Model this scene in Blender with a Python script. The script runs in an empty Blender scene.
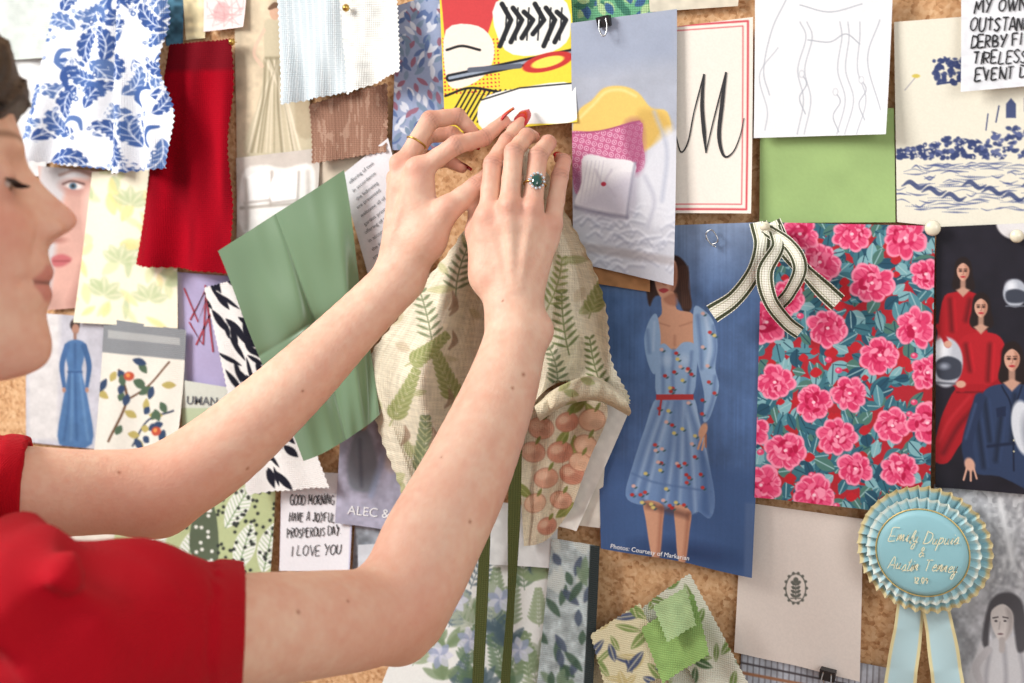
import bpy, math, numpy as np
from mathutils import Matrix, Vector
rng=np.random.default_rng(7)
# ---------------- camera calibration ----------------
f=1280.0
th=math.radians(25.3); ph=math.radians(9.8)
C=np.array([0.0,-1.03,1.5])
F=np.array([-math.sin(th)*math.cos(ph),math.cos(th)*math.cos(ph),-math.sin(ph)])
R=np.array([math.cos(th),math.sin(th),0.0])
U=np.cross(R,F)
sc=bpy.context.scene
cd=bpy.data.cameras.new("camera"); cam=bpy.data.objects.new("camera",cd); sc.collection.objects.link(cam)
m=Matrix(((R[0],U[0],-F[0],C[0]),(R[1],U[1],-F[1],C[1]),(R[2],U[2],-F[2],C[2]),(0,0,0,1)))
cam.matrix_world=m
cd.sensor_width=36; cd.lens=f/1024*36; cd.clip_start=0.05
cd.dof.use_dof=True; cd.dof.focus_distance=1.06; cd.dof.aperture_fstop=5.8
sc.camera=cam
try:
    sc.view_settings.view_transform='Standard'; sc.view_settings.look='None'
except Exception as e: print(e)

def poff(px,py,off):
    px=np.asarray(px,float);py=np.asarray(py,float);off=np.asarray(off,float)+0*px
    d=F+((px-512)/f)[...,None]*R+((341.5-py)/f)[...,None]*U
    t=(-off-C[1])/d[...,1]
    return C+d*t[...,None]
def proj(P):
    q=P-C; z=q@F
    return 512+f*(q@R)/z, 341.5-f*(q@U)/z
def K(px,py,d): return np.array([(px-512)/f*d,(341.5-py)/f*d,d])
def c2w(v):
    v=np.asarray(v,float)
    return C+v[...,0:1]*R+v[...,1:2]*U+v[...,2:3]*F
def lin(c):
    c=np.clip(np.asarray(c,float)/255,0,1)
    return np.where(c<=0.04045,c/12.92,((c+0.055)/1.055)**2.4)
# ---------------- mesh helpers ----------------
WL={}
def mkobj(name,V,Fc,mat,parent=None,col=None,smooth=True,origin=None,label=None,category=None,group=None):
    V=np.asarray(V,float)
    if origin is None: origin=V.mean(0)
    origin=np.asarray(origin,float)
    me=bpy.data.meshes.new(name)
    Fc=np.asarray(Fc) if not isinstance(Fc,list) else Fc
    if isinstance(Fc,list):
        me.from_pydata((V-origin).tolist(),[],[list(map(int,q)) for q in Fc])
    else:
        k=Fc.shape[1];n=len(Fc)
        me.vertices.add(len(V)); me.vertices.foreach_set("co",(V-origin).astype(np.float32).ravel())
        me.loops.add(n*k); me.loops.foreach_set("vertex_index",Fc.astype(np.int32).ravel())
        me.polygons.add(n); me.polygons.foreach_set("loop_start",np.arange(0,n*k,k,dtype=np.int32))
        me.update(calc_edges=True); me.validate()
    me.polygons.foreach_set("use_smooth",np.full(len(me.polygons),smooth))
    if col is not None:
        at=me.color_attributes.new("Col",'FLOAT_COLOR','POINT')
        c=np.ones((len(V),4),np.float32); c[:,:3]=lin(col.reshape(-1,3))
        at.data.foreach_set("color",c.ravel())
    me.materials.append(mat)
    ob=bpy.data.objects.new(name,me); sc.collection.objects.link(ob)
    if parent is not None:
        ob.parent=parent; ob.location=origin-WL[parent.name]
    else: ob.location=origin
    WL[ob.name]=origin
    if label: ob["label"]=label
    if category: ob["category"]=category
    if group: ob["group"]=group
    return ob
def gridF(nv,nu):
    i=np.arange(nv*nu).reshape(nv,nu)
    return np.stack([i[:-1,:-1],i[1:,:-1],i[1:,1:],i[:-1,1:]],-1).reshape(-1,4)
def tube(pts,r,n=8,closed=False):
    pts=np.asarray(pts,float);N=len(pts)
    r=np.broadcast_to(r,(N,))
    if closed: T=np.roll(pts,-1,0)-np.roll(pts,1,0)
    else: T=np.gradient(pts,axis=0)
    T/=np.linalg.norm(T,axis=1)[:,None]+1e-12
    ref=np.array([.3,.2,.93]);V=[]
    for i in range(N):
        a=np.cross(T[i],ref);a/=np.linalg.norm(a)+1e-9;b=np.cross(T[i],a)
        for k in range(n):
            w=2*math.pi*k/n
            V.append(pts[i]+r[i]*(math.cos(w)*a+math.sin(w)*b))
    Fc=[]
    for i in range(N if closed else N-1):
        for k in range(n):
            j=(i+1)%N
            Fc.append([i*n+k,i*n+(k+1)%n,j*n+(k+1)%n,j*n+k])
    if not closed:
        Fc.append(list(range(n))); Fc.append([ (N-1)*n+k for k in range(n)][::-1])
    return np.array(V),Fc
def lathe(prof,n=24,axis=np.array([0,-1.,0]),org=np.zeros(3)):
    a=np.array([1.,0,0]);b=np.cross(axis,a)
    V=[];Fc=[]
    for r,h in prof:
        for k in range(n):
            w=2*math.pi*k/n
            V.append(org+axis*h+r*(math.cos(w)*a+math.sin(w)*b))
    for i in range(len(prof)-1):
        for k in range(n):
            Fc.append([i*n+k,i*n+(k+1)%n,(i+1)*n+(k+1)%n,(i+1)*n+k])
    Fc.append(list(range(n))[::-1]);Fc.append([(len(prof)-1)*n+k for k in range(n)])
    return np.array(V),Fc
# ---------------- materials ----------------
def newmat(name):
    m=bpy.data.materials.new(name);m.use_nodes=True
    nt=m.node_tree;b=nt.nodes["Principled BSDF"];return m,nt,b
def bump(nt,b,kind,scale,strength,dist=0.001):
    tc=nt.nodes.new("ShaderNodeTexCoord")
    if kind=='weave':
        w1=nt.nodes.new("ShaderNodeTexWave");w1.inputs["Scale"].default_value=scale;w1.inputs["Distortion"].default_value=1.5;w1.bands_direction='X'
        w2=nt.nodes.new("ShaderNodeTexWave");w2.inputs["Scale"].default_value=scale;w2.inputs["Distortion"].default_value=1.5;w2.bands_direction='Z'
        nt.links.new(tc.outputs["Object"],w1.inputs["Vector"]);nt.links.new(tc.outputs["Object"],w2.inputs["Vector"])
        ad=nt.nodes.new("ShaderNodeMath");ad.operation='ADD'
        nt.links.new(w1.outputs["Fac"],ad.inputs[0]);nt.links.new(w2.outputs["Fac"],ad.inputs[1]);o=ad.outputs[0]
    else:
        n=nt.nodes.new("ShaderNodeTexNoise");n.inputs["Scale"].default_value=scale;n.inputs["Detail"].default_value=4
        nt.links.new(tc.outputs["Object"],n.inputs["Vector"]);o=n.outputs["Fac"]
    bp=nt.nodes.new("ShaderNodeBump");bp.inputs["Strength"].default_value=strength;bp.inputs["Distance"].default_value=dist
    nt.links.new(o,bp.inputs["Height"]);nt.links.new(bp.outputs["Normal"],b.inputs["Normal"])
def attrmat(name,rough,bk=None,bs=100,bst=.2,sheen=0,spec=.4):
    m,nt,b=newmat(name)
    a=nt.nodes.new("ShaderNodeAttribute");a.attribute_name="Col"
    nt.links.new(a.outputs["Color"],b.inputs["Base Color"])
    b.inputs["Roughness"].default_value=rough;b.inputs["Specular IOR Level"].default_value=spec
    if sheen: b.inputs["Sheen Weight"].default_value=sheen
    if bk: bump(nt,b,bk,bs,bst)
    return m
def solid(name,rgb,rough=.5,metal=0,bk=None,bs=100,bst=.2,sheen=0,coat=0):
    m,nt,b=newmat(name)
    c=lin(rgb)
    tc=nt.nodes.new("ShaderNodeTexCoord");n=nt.nodes.new("ShaderNodeTexNoise");n.inputs["Scale"].default_value=60
    nt.links.new(tc.outputs["Object"],n.inputs["Vector"])
    mx=nt.nodes.new("ShaderNodeMix");mx.data_type='RGBA'
    mx.inputs[6].default_value=(*(c*.93),1);mx.inputs[7].default_value=(*np.minimum(c*1.05,1),1)
    nt.links.new(n.outputs["Fac"],mx.inputs[0]);nt.links.new(mx.outputs[2],b.inputs["Base Color"])
    b.inputs["Roughness"].default_value=rough;b.inputs["Metallic"].default_value=metal
    if sheen:b.inputs["Sheen Weight"].default_value=sheen
    if coat:b.inputs["Coat Weight"].default_value=coat
    if bk: bump(nt,b,bk,bs,bst)
    return m
M={}
M['paper']=attrmat("paper",.75,'noise',90,.12,spec=.2)
M['photo']=attrmat("glossy_print",.45,spec=.3)
M['fabric']=attrmat("printed_cloth",.97,'weave',160,.35,sheen=.0,spec=.04)
M['satin']=attrmat("satin",.42,'noise',25,.15,sheen=.3,spec=.5)
M['gloss_satin']=attrmat("glossy_satin",.34,'noise',14,.25,sheen=.15,spec=.6)
M['ink']=solid("black_ink",(30,28,32),.6)
M['inkgrey']=solid("grey_ink",(100,102,106),.6)
M['inkred']=solid("red_ink",(160,60,76),.6)
M['gold']=solid("gold_foil",(226,196,128),.4,.6)
M['palegold']=solid("pale_gold_foil",(248,238,200),.5,.05)
M['brass']=solid("brass_metal",(200,165,90),.3,1)
M['steel']=solid("steel_wire",(190,190,190),.3,1)
M['pearl']=solid("pearl_plastic",(235,225,200),.25)
M['black']=solid("black_metal",(35,35,38),.4)
M['nail']=solid("red_nail_polish",(190,14,32),.15,coat=.6)
M['gem']=solid("emerald_gem",(10,70,60),.08,coat=1)
M['diamond']=solid("small_diamonds",(225,230,235),.12,.6)
M['white']=solid("white_ink",(240,240,240),.6)
# ---------------- painter ----------------
def h2(ix,iy,seed):
    v=np.sin(ix*127.1+iy*311.7+seed*74.7)*43758.5453
    return v-np.floor(v)
class Cv:
    def __init__(s,X,Y,Uu,Vv):
        s.X=X;s.Y=Y;s.U=Uu;s.V=Vv;s.c=np.full(X.shape+(3,),255.0)
    def fill(s,c): s.c[:]=np.array(c,float)
    def mix(s,m,c): s.c+=(np.array(c,float)-s.c)*np.clip(m,0,1)[...,None]
    def _box(s,x0,x1,y0,y1): return np.nonzero((s.X>x0)&(s.X<x1)&(s.Y>y0)&(s.Y<y1))
    def _put(s,ix,d,c,soft,a):
        m=np.clip(.5-d/soft,0,1)*a
        s.c[ix]+=(np.array(c,float)-s.c[ix])*m[...,None]
    def poly(s,pts,c,soft=1.,a=1.):
        p=np.array(pts,float)
        ix=s._box(p[:,0].min()-3,p[:,0].max()+3,p[:,1].min()-3,p[:,1].max()+3)
        if len(ix[0])==0:return
        x=s.X[ix];y=s.Y[ix];d=np.full(x.shape,1e9);ins=np.zeros(x.shape,bool);n=len(p)
        for i in range(n):
            ax,ay=p[i];bx,by=p[(i+1)%n];ex,ey=bx-ax,by-ay
            t=np.clip(((x-ax)*ex+(y-ay)*ey)/(ex*ex+ey*ey+1e-9),0,1)
            d=np.minimum(d,np.hypot(x-ax-t*ex,y-ay-t*ey))
            cnd=((ay>y)!=(by>y))
            ins^=cnd&(x<(bx-ax)*(y-ay)/((by-ay) if by!=ay else 1e-9)+ax)
        s._put(ix,np.where(ins,-d,d),c,soft,a)
    def blob(s,pts,c,soft=1.,a=1.):
        p=np.array(pts,float);n=len(p);o=[]
        for i in range(n):
            p0,p1,p2,p3=p[i-1],p[i],p[(i+1)%n],p[(i+2)%n]
            for t in (0,.25,.5,.75):
                o.append(.5*((2*p1)+(-p0+p2)*t+(2*p0-5*p1+4*p2-p3)*t*t+(-p0+3*p1-3*p2+p3)*t**3))
        s.poly(o,c,soft,a)
    def ell(s,cx,cy,rx,ry,c,ang=0,soft=1.,a=1.):
        r=max(rx,ry)+soft+2;ix=s._box(cx-r,cx+r,cy-r,cy+r)
        if len(ix[0])==0:return
        w=math.radians(ang);x=s.X[ix]-cx;y=-(s.Y[ix]-cy)
        p=x*math.cos(w)+y*math.sin(w);q=-x*math.sin(w)+y*math.cos(w)
        d=(np.sqrt((p/rx)**2+(q/ry)**2)-1)*min(rx,ry)
        s._put(ix,d,c,soft,a)
    def line(s,pts,w,c,soft=1.,a=1.,smooth=False):
        p=np.array(pts,float)
        if smooth: p=cr(p,np.linspace(0,len(p)-1,len(p)*6))
        ix=s._box(p[:,0].min()-w-2,p[:,0].max()+w+2,p[:,1].min()-w-2,p[:,1].max()+w+2)
        if len(ix[0])==0:return
        x=s.X[ix];y=s.Y[ix];d=np.full(x.shape,1e9)
        for i in range(len(p)-1):
            ax,ay=p[i];ex,ey=p[i+1]-p[i]
            t=np.clip(((x-ax)*ex+(y-ay)*ey)/(ex*ex+ey*ey+1e-9),0,1)
            d=np.minimum(d,np.hypot(x-ax-t*ex,y-ay-t*ey))
        s._put(ix,d-w/2,c,soft,a)
    def taper(s,pts,ws,c,soft=1.,a=1.):
        p=cr(np.array(pts,float),np.linspace(0,len(pts)-1,len(pts)*6));w=np.interp(np.linspace(0,1,len(p)),np.linspace(0,1,len(ws)),ws);m_=max(ws)+2
        ix=s._box(p[:,0].min()-m_,p[:,0].max()+m_,p[:,1].min()-m_,p[:,1].max()+m_)
        if len(ix[0])==0:return
        x=s.X[ix];y=s.Y[ix];d=np.full(x.shape,1e9)
        for i in range(len(p)): d=np.minimum(d,np.hypot(x-p[i,0],y-p[i,1])-w[i])
        s._put(ix,d,c,soft,a)
    def leaf(s,x0,y0,L,w,ang,c,soft=1.,a=1.,vein=None,ribs=None,lobe=0):
        ix=s._box(x0-L-2,x0+L+2,y0-L-2,y0+L+2)
        if len(ix[0])==0:return
        r=math.radians(ang);x=s.X[ix]-x0;y=-(s.Y[ix]-y0)
        t=(x*math.cos(r)+y*math.sin(r))/L;n=-x*math.sin(r)+y*math.cos(r)
        hw=w*np.sin(math.pi*np.clip(t,0,1))**.8
        if lobe: hw=hw*(1-lobe*(.5+.5*np.cos((t*L-np.abs(n)*.7)*1.0)))
        d=np.where((t>0)&(t<1),np.abs(n)-hw,5)
        s._put(ix,d,c,soft,a)
        if ribs is not None:
            q=np.abs(((t*L-np.abs(n)*.8)/4.5)%1-.5)*4.5-1.7
            d2=np.where((t>0.05)&(t<.95)&(np.abs(n)<hw-.6),-q,5);s._put(ix,d2,ribs,soft,a*.8)
        if vein is not None:
            d=np.where((t>0)&(t<.95),np.abs(n)-.5,5);s._put(ix,d,vein,soft,a)
    def noise(s,sx,sy=None,seed=0,uv=False):
        sy=sy or sx
        A=(s.U if uv else s.X)/sx;B=(s.V if uv else s.Y)/sy
        ia=np.floor(A);ib=np.floor(B);fa=A-ia;fb=B-ib
        fa=fa*fa*(3-2*fa);fb=fb*fb*(3-2*fb)
        return (h2(ia,ib,seed)*(1-fa)*(1-fb)+h2(ia+1,ib,seed)*fa*(1-fb)+h2(ia,ib+1,seed)*(1-fa)*fb+h2(ia+1,ib+1,seed)*fa*fb)
    def shade(s,amp,n,seed=1): s.c*=(1+((s.noise(n,seed=seed)*.65+s.noise(n/2.7,seed=seed+9)*.35)-.5)*amp)[...,None]
    def fern(s,x,y,L,ang,c,n=9,w=1.6,br=.35,a=1.,soft=1.):
        r=math.radians(ang);dx,dy=math.cos(r),-math.sin(r)
        s.line([(x,y),(x+dx*L,y+dy*L)],1.0,c,a=a)
        for i in range(n):
            t=(i+.5)/n;l=L*br*(1-t*.75)
            for sg in (-1,1): s.leaf(x+dx*L*t,y+dy*L*t,l,w,ang+sg*52,c,soft,a=a)
def cr(P,t):
    P=np.asarray(P,float);n=len(P)
    i=np.clip(np.floor(t).astype(int),0,n-2);w=(t-i)[:,None]
    if P.ndim==3: w=w[...,None]
    g=lambda k:P[np.clip(k,0,n-1)]
    p1,p2=g(i),g(i+1)
    p0=np.where((i-1<0).reshape(w.shape),2*p1-p2,g(i-1));p3=np.where((i+2>n-1).reshape(w.shape),2*p2-p1,g(i+2))
    return .5*(2*p1+(-p0+p2)*w+(2*p0-5*p1+4*p2-p3)*w*w+(-p0+3*p1-3*p2+p3)*w**3)
tri=lambda t:np.abs((t%1)*2-1)
def sheet(name,label,cat,corners,paint,layer=2,dens=1.0,lift=(0,0,0,0),wave=0,wn=2.,pink=0,mat='paper',group=None,fold=0,edge=0):
    off=.001+.0019*layer
    c=np.array(corners,float);Wp=max(np.hypot(*(c[1]-c[0])),np.hypot(*(c[2]-c[3])));Hp=max(np.hypot(*(c[3]-c[0])),np.hypot(*(c[2]-c[1])))
    nu=int(Wp*dens)+3;nv=int(Hp*dens)+3
    u,v=np.meshgrid(np.linspace(0,1,nu),np.linspace(0,1,nv))
    U0=u*Wp;V0=v*Hp
    if pink:
        du=tri(v*Hp/6)*pink/Wp;dv=tri(u*Wp/6)*pink/Hp
        u=du+u*(1-2*du);v=dv+v*(1-2*dv)
    if edge: u=u+edge/Wp*np.sin(v*11)*(u-.5)*2*(u>.5)
    P0=poff(c[:,0],c[:,1],off)
    P=(1-u)[...,None]*((1-v)[...,None]*P0[0]+v[...,None]*P0[3])+u[...,None]*((1-v)[...,None]*P0[1]+v[...,None]*P0[2])
    X,Y=proj(P)
    bl,br,tl,tr=lift
    L=bl*(1-u)**2*v**2+br*u**2*v**2+tl*(1-u)**2*(1-v)**3+tr*u**2*(1-v)**3
    L=L+wave*(.5+.5*np.sin(u*wn*6.283+v*1.3+layer))*(.25+.75*v)
    if fold: L=L+fold*(.5+.5*np.sin(u*wn*9+np.sin(v*5)*1.2))*(.3+.7*v)
    P=P.copy();P[...,1]-=L
    cv=Cv(X,Y,U0,V0);paint(cv)
    cv.c*= (1+(cv.noise(1.3,seed=3)-.5)*.03)[...,None]
    ob=mkobj(name,P.reshape(-1,3),gridF(nv,nu),M[mat],col=cv.c,label=label,category=cat,group=group)
    return dict(ob=ob,X=X.ravel(),Y=Y.ravel(),O=-P[...,1].ravel())
def nearO(it,X,Y):
    return np.array([it['O'][np.argmin((it['X']-a)**2+(it['Y']-b)**2)] for a,b in zip(np.ravel(X),np.ravel(Y))]).reshape(np.shape(X))
def letter(it,txt,px,py,size,color='ink',ang=0,shear=0,align='LEFT',sp=1.0,bold=0,cw=1.0,line=1.0):
    cu=bpy.data.curves.new("t",'FONT');cu.body=txt;cu.size=1;cu.align_x=align;cu.space_character=sp;cu.offset=bold;cu.resolution_u=3;cu.space_line=line
    o=bpy.data.objects.new("t",cu);sc.collection.objects.link(o)
    bpy.context.view_layer.update()
    dg=bpy.context.evaluated_depsgraph_get()
    me=bpy.data.meshes.new_from_object(o.evaluated_get(dg))
    V=np.array([v.co[:] for v in me.vertices]);Fc=[list(p.vertices) for p in me.polygons]
    bpy.data.objects.remove(o)
    x=(V[:,0]*cw+V[:,1]*shear)*size;y=V[:,1]*size;w=math.radians(ang)
    X=px+x*math.cos(w)+y*-math.sin(w);Y=py-(x*math.sin(w)+y*math.cos(w))
    P=poff(X,Y,nearO(it,X,Y)+.0007)
    return mkobj("lettering",P,Fc,M[color],parent=it['ob'],smooth=False)
def ribbonpts(pts,w,smooth=True,k=8):
    p=np.array(pts,float)
    if smooth:p=cr(p,np.linspace(0,len(p)-1,len(p)*k))
    T=np.gradient(p,axis=0);T/=np.linalg.norm(T,axis=1)[:,None]+1e-9;n=np.stack([-T[:,1],T[:,0]],1)
    if np.ndim(w): w=np.interp(np.linspace(0,1,len(p)),np.linspace(0,1,len(w)),w)[:,None]
    return np.stack([p-n*w/2,p+n*w/2],1)
def stroke(it,pts,w,color='ink',smooth=True,name="drawn_line"):
    q=ribbonpts(pts,w,smooth);X=q[...,0];Y=q[...,1]
    P=poff(X,Y,nearO(it,X,Y)+.0006)
    return mkobj(name,P.reshape(-1,3),gridF(len(q),2),M[color],parent=it['ob'],smooth=False)
HF={'A':[[(0,0),(.3,1),(.6,0)],[(.1,.36),(.52,.4)]],'B':[[(0,0),(0,1),(.4,.9),(.38,.6),(0,.5),(.5,.4),(.48,.08),(0,0)]],
'D':[[(0,0),(.02,1)],[(0,1),(.45,.85),(.58,.45),(.4,.1),(0,0)]],'E':[[(.5,1),(0,.97),(0,.5),(0,0),(.5,.03)],[(0,.52),(.4,.54)]],
'F':[[(.5,1),(0,.97),(0,.5),(0,0)],[(0,.5),(.4,.54)]],'G':[[(.55,.85),(.3,1),(.03,.7),(.05,.2),(.35,0),(.58,.2),(.58,.45),(.3,.45)]],
'H':[[(0,0),(.02,1)],[(.5,0),(.52,1)],[(0,.5),(.5,.52)]],'I':[[(.08,0),(.1,1)]],'J':[[(.45,1),(.45,.2),(.25,0),(.03,.2)],[(.15,1),(.62,1)]],
'L':[[(.02,1),(0,.5),(0,0),(.48,.02)]],'M':[[(0,0),(.1,1)],[(.1,1),(.36,.3)],[(.36,.3),(.64,1)],[(.64,1),(.74,0)]],'N':[[(0,0),(.02,1)],[(.02,1),(.5,0)],[(.5,0),(.52,1)]],
'O':[[(.3,1),(.02,.7),(.04,.2),(.32,0),(.58,.3),(.56,.8),(.3,1)]],'P':[[(0,0),(0,1)],[(0,1),(.45,.9),(.42,.5),(0,.45)]],
'R':[[(0,0),(0,1)],[(0,1),(.45,.9),(.42,.55),(0,.48)],[(.1,.48),(.5,0)]],'S':[[(.5,.85),(.28,1),(.04,.78),(.28,.52),(.5,.28),(.28,0),(0,.15)]],
'T':[[(.28,0),(.3,1)],[(0,1),(.6,1.02)]],'U':[[(0,1),(.03,.2),(.28,0),(.5,.25),(.52,1)]],'V':[[(0,1),(.28,0)],[(.28,0),(.55,1)]],
'W':[[(0,1),(.18,0)],[(.18,0),(.36,.8)],[(.36,.8),(.54,0)],[(.54,0),(.74,1)]],
'Y':[[(0,1),(.26,.5)],[(.56,1),(.15,-.1)]],'.':[[(.05,0),(.1,.06)]],'1':[[(0,.8),(.15,1),(.15,0)]],'2':[[(0,.8),(.25,1),(.42,.75),(0,0),(.45,.02)]],'0':[[(.25,1),(.02,.6),(.22,0),(.45,.5),(.25,1)]],'9':[[(.4,.8),(.15,1),(.05,.7),(.3,.55),(.42,.85),(.32,0)]],
'&':[[(.55,.05),(.15,.75),(.3,1),(.4,.75),(.02,.25),(.2,0),(.5,.4)]],
'a':[[(.4,.42),(.15,.5),(.02,.2),(.15,0),(.38,.3),(.4,.5),(.4,.05),(.5,.08)]],'d':[[(.38,.4),(.12,.5),(.02,.2),(.15,0),(.36,.3),(.46,1.),(.4,.05),(.52,.08)]],
'e':[[(0,.2),(.3,.35),(.2,.52),(.03,.3),(.12,0),(.4,.1)]],'m':[[(0,0),(.06,.5),(.1,.1),(.2,.48),(.26,.4),(.28,.05),(.4,.48),(.46,.4),(.48,.05),(.58,.08)]],
'i':[[(0,.1),(.1,.5),(.1,.05),(.22,.08)],[(.14,.72),(.16,.76)]],'l':[[(0,.1),(.2,.8),(.12,1),(.06,.6),(.08,.05),(.22,.08)]],'y':[[(0,.5),(.05,.1),(.25,.1),(.3,.5)],[(.3,.5),(.24,-.4),(.05,-.45),(.1,-.15),(.42,.1)]],
'u':[[(0,.5),(.03,.08),(.22,.08),(.3,.5),(.3,.05),(.42,.08)]],'p':[[(.02,.5),(-.04,-.45)],[(.02,.4),(.22,.52),(.32,.25),(.15,0),(.02,.1)]],'s':[[(0,.1),(.18,.5),(.28,.15),(.1,0),(.4,.08)]],
't':[[(.16,.95),(.1,.1),(.2,.02),(.34,.1)],[(0,.62),(.32,.66)]],'n':[[(0,0),(.05,.5),(.08,.1),(.22,.48),(.3,.4),(.3,.05),(.42,.08)]],'r':[[(0,0),(.05,.5),(.08,.35),(.25,.5),(.3,.42)]]}
ADV={'I':.3,'M':.95,'W':.95,'.':.25,' ':.42,'m':.66,'i':.28,'l':.28,'e':.42,'t':.38,'a':.54,'d':.56,'n':.48,'u':.48,'y':.46,'p':.44,'s':.42,'r':.36,'O':.78,'G':.78,'1':.35}
def handtext(it,rows,w,color='ink',seed=1,extra=.0007,center=False):
    r=R_(seed);VV=[];FF=[];n0=0
    for txt,px,py,size,ang,cw,sh in rows:
        tot=sum(ADV.get(c,.72) for c in txt)*size*cw;x0=-tot/2 if center else 0
        wv=math.radians(ang)
        for ch in txt:
            for st in HF.get(ch,[]):
                jy=r.uniform(-.08,.08);js=r.uniform(.88,1.10);sh2=sh+r.uniform(-.06,.06)
                p=[((a+b*sh2)*cw*size*js+x0,(b*js+jy)*size) for a,b in st]
                q=ribbonpts([(px+a*math.cos(wv)-b*math.sin(wv),py-(a*math.sin(wv)+b*math.cos(wv))) for a,b in p],w*r.uniform(.8,1.15),True,5)
                VV.append(q.reshape(-1,2));FF.append(gridF(len(q),2)+n0);n0+=len(q)*2
            x0+=ADV.get(ch,.72)*size*cw*r.uniform(.92,1.08)
    V=np.concatenate(VV);P=poff(V[:,0],V[:,1],nearO(it,V[:,0],V[:,1])+extra)
    return mkobj("lettering",P,np.concatenate(FF),M[color],parent=it['ob'],smooth=False)
def strip(name,label,cat,pts,width,colfn,mat='fabric',parent=None,nu=14,twist=None):
    p=np.array(pts,float);n=len(p)
    t=np.linspace(0,n-1,n*14);q=cr(p,t)
    T=np.gradient(q[:,:2],axis=0);T/=np.linalg.norm(T,axis=1)[:,None]+1e-9;nn=np.stack([-T[:,1],T[:,0]],1)
    w=np.interp(t,np.arange(n),width if np.ndim(width) else [width]*n)
    tw=np.interp(t,np.arange(n),twist if twist is not None else [0]*n)
    u=np.linspace(-.5,.5,nu)
    X=q[:,0:1]+nn[:,0:1]*(w*np.cos(tw))[:,None]*u;Y=q[:,1:2]+nn[:,1:2]*(w*np.cos(tw))[:,None]*u
    O=q[:,2:3]+(w*np.sin(tw)*.0008)[:,None]*u
    P=poff(X,Y,O)
    UU=np.broadcast_to(u+.5,X.shape)
    col=colfn(UU,np.broadcast_to(t[:,None],X.shape))
    return mkobj(name,P.reshape(-1,3),gridF(len(t),nu),M[mat],col=col,parent=parent,label=label,category=cat)
def drape(name,label,cat,ctrl,paint,res=(160,160),mat='fabric',foldf=None,parent=None,jit=None,minoff=0):
    c=np.array(ctrl,float)
    nr,nc=c.shape[:2]
    a=cr(c,np.linspace(0,nr-1,res[0]))
    b=cr(a.transpose(1,0,2),np.linspace(0,nc-1,res[1])).transpose(1,0,2)
    u,v=np.meshgrid(np.linspace(0,1,res[1]),np.linspace(0,1,res[0]))
    O=b[...,2]
    cvX,cvY=b[...,0],b[...,1]
    if foldf is not None:O=O+foldf(u,v)
    if minoff: O=minoff+np.log1p(np.exp((O-minoff)/.004))*.004
    if jit is not None:
        dx,dy=jit(u,v);P=poff(b[...,0]+dx,b[...,1]+dy,O)
    else: P=poff(b[...,0],b[...,1],O)
    cv=Cv(cvX,cvY,u*200,v*300);paint(cv)
    return mkobj(name,P.reshape(-1,3),gridF(*res),M[mat],col=cv.c,label=label,category=cat,parent=parent)
def plain(c,n=6,amp=.05,sd=1):
    def p(cv):
        cv.fill(c);cv.c*=(1+(cv.noise(n,seed=sd)-.5)*amp*2)[...,None]
    return p
R_=lambda s:np.random.default_rng(s)
# ---------------- room ----------------
def box(name,x0,x1,y0,y1,z0,z1,mat,**k):
    V=[(x,y,z) for x in(x0,x1) for y in(y0,y1) for z in(z0,z1)]
    return mkobj(name,V,[[0,1,3,2],[4,6,7,5],[0,4,5,1],[2,3,7,6],[0,2,6,4],[1,5,7,3]],mat,smooth=False,**k)
wm=solid("wall_paint",(232,228,220),.8);fm=solid("wood_floor",(150,115,85),.5)
for nm,a in(("wall_back",(-3,2.5,.0203,.12,0,2.8,wm)),("floor",(-3,2.5,-4,.12,-.1,0,fm))):
    o=box(nm,*a);o["kind"]="structure"
cm,nt,b=newmat("cork")
tc=nt.nodes.new("ShaderNodeTexCoord");vo=nt.nodes.new("ShaderNodeTexVoronoi");vo.inputs["Scale"].default_value=330
no=nt.nodes.new("ShaderNodeTexNoise");no.inputs["Scale"].default_value=190;no.inputs["Detail"].default_value=6
for x in(vo,no):nt.links.new(tc.outputs["Object"],x.inputs["Vector"])
rp=nt.nodes.new("ShaderNodeValToRGB");e=rp.color_ramp.elements
e[0].position=.25;e[0].color=(*lin((166,116,74)),1);e[1].position=.8;e[1].color=(*lin((228,190,148)),1)
x=e.new(.45);x.color=(*lin((206,158,112)),1)
mx=nt.nodes.new("ShaderNodeMix");mx.data_type='FLOAT';mx.inputs[0].default_value=.35
sp=nt.nodes.new("ShaderNodeSeparateColor");nt.links.new(vo.outputs["Color"],sp.inputs[0])
nt.links.new(no.outputs["Fac"],mx.inputs[2]);nt.links.new(sp.outputs[0],mx.inputs[3])
nt.links.new(mx.outputs[0],rp.inputs["Fac"]);nt.links.new(rp.outputs[0],b.inputs["Base Color"]);b.inputs["Roughness"].default_value=.9
bp=nt.nodes.new("ShaderNodeBump");bp.inputs["Strength"].default_value=.3;bp.inputs["Distance"].default_value=.001
nt.links.new(mx.outputs[0],bp.inputs["Height"]);nt.links.new(bp.outputs["Normal"],b.inputs["Normal"])
box("cork_board",-1.6,.9,0,.02,.55,2.25,cm,label="large tan cork pinboard fixed on the wall, covered with clippings",category="pinboard")

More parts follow.
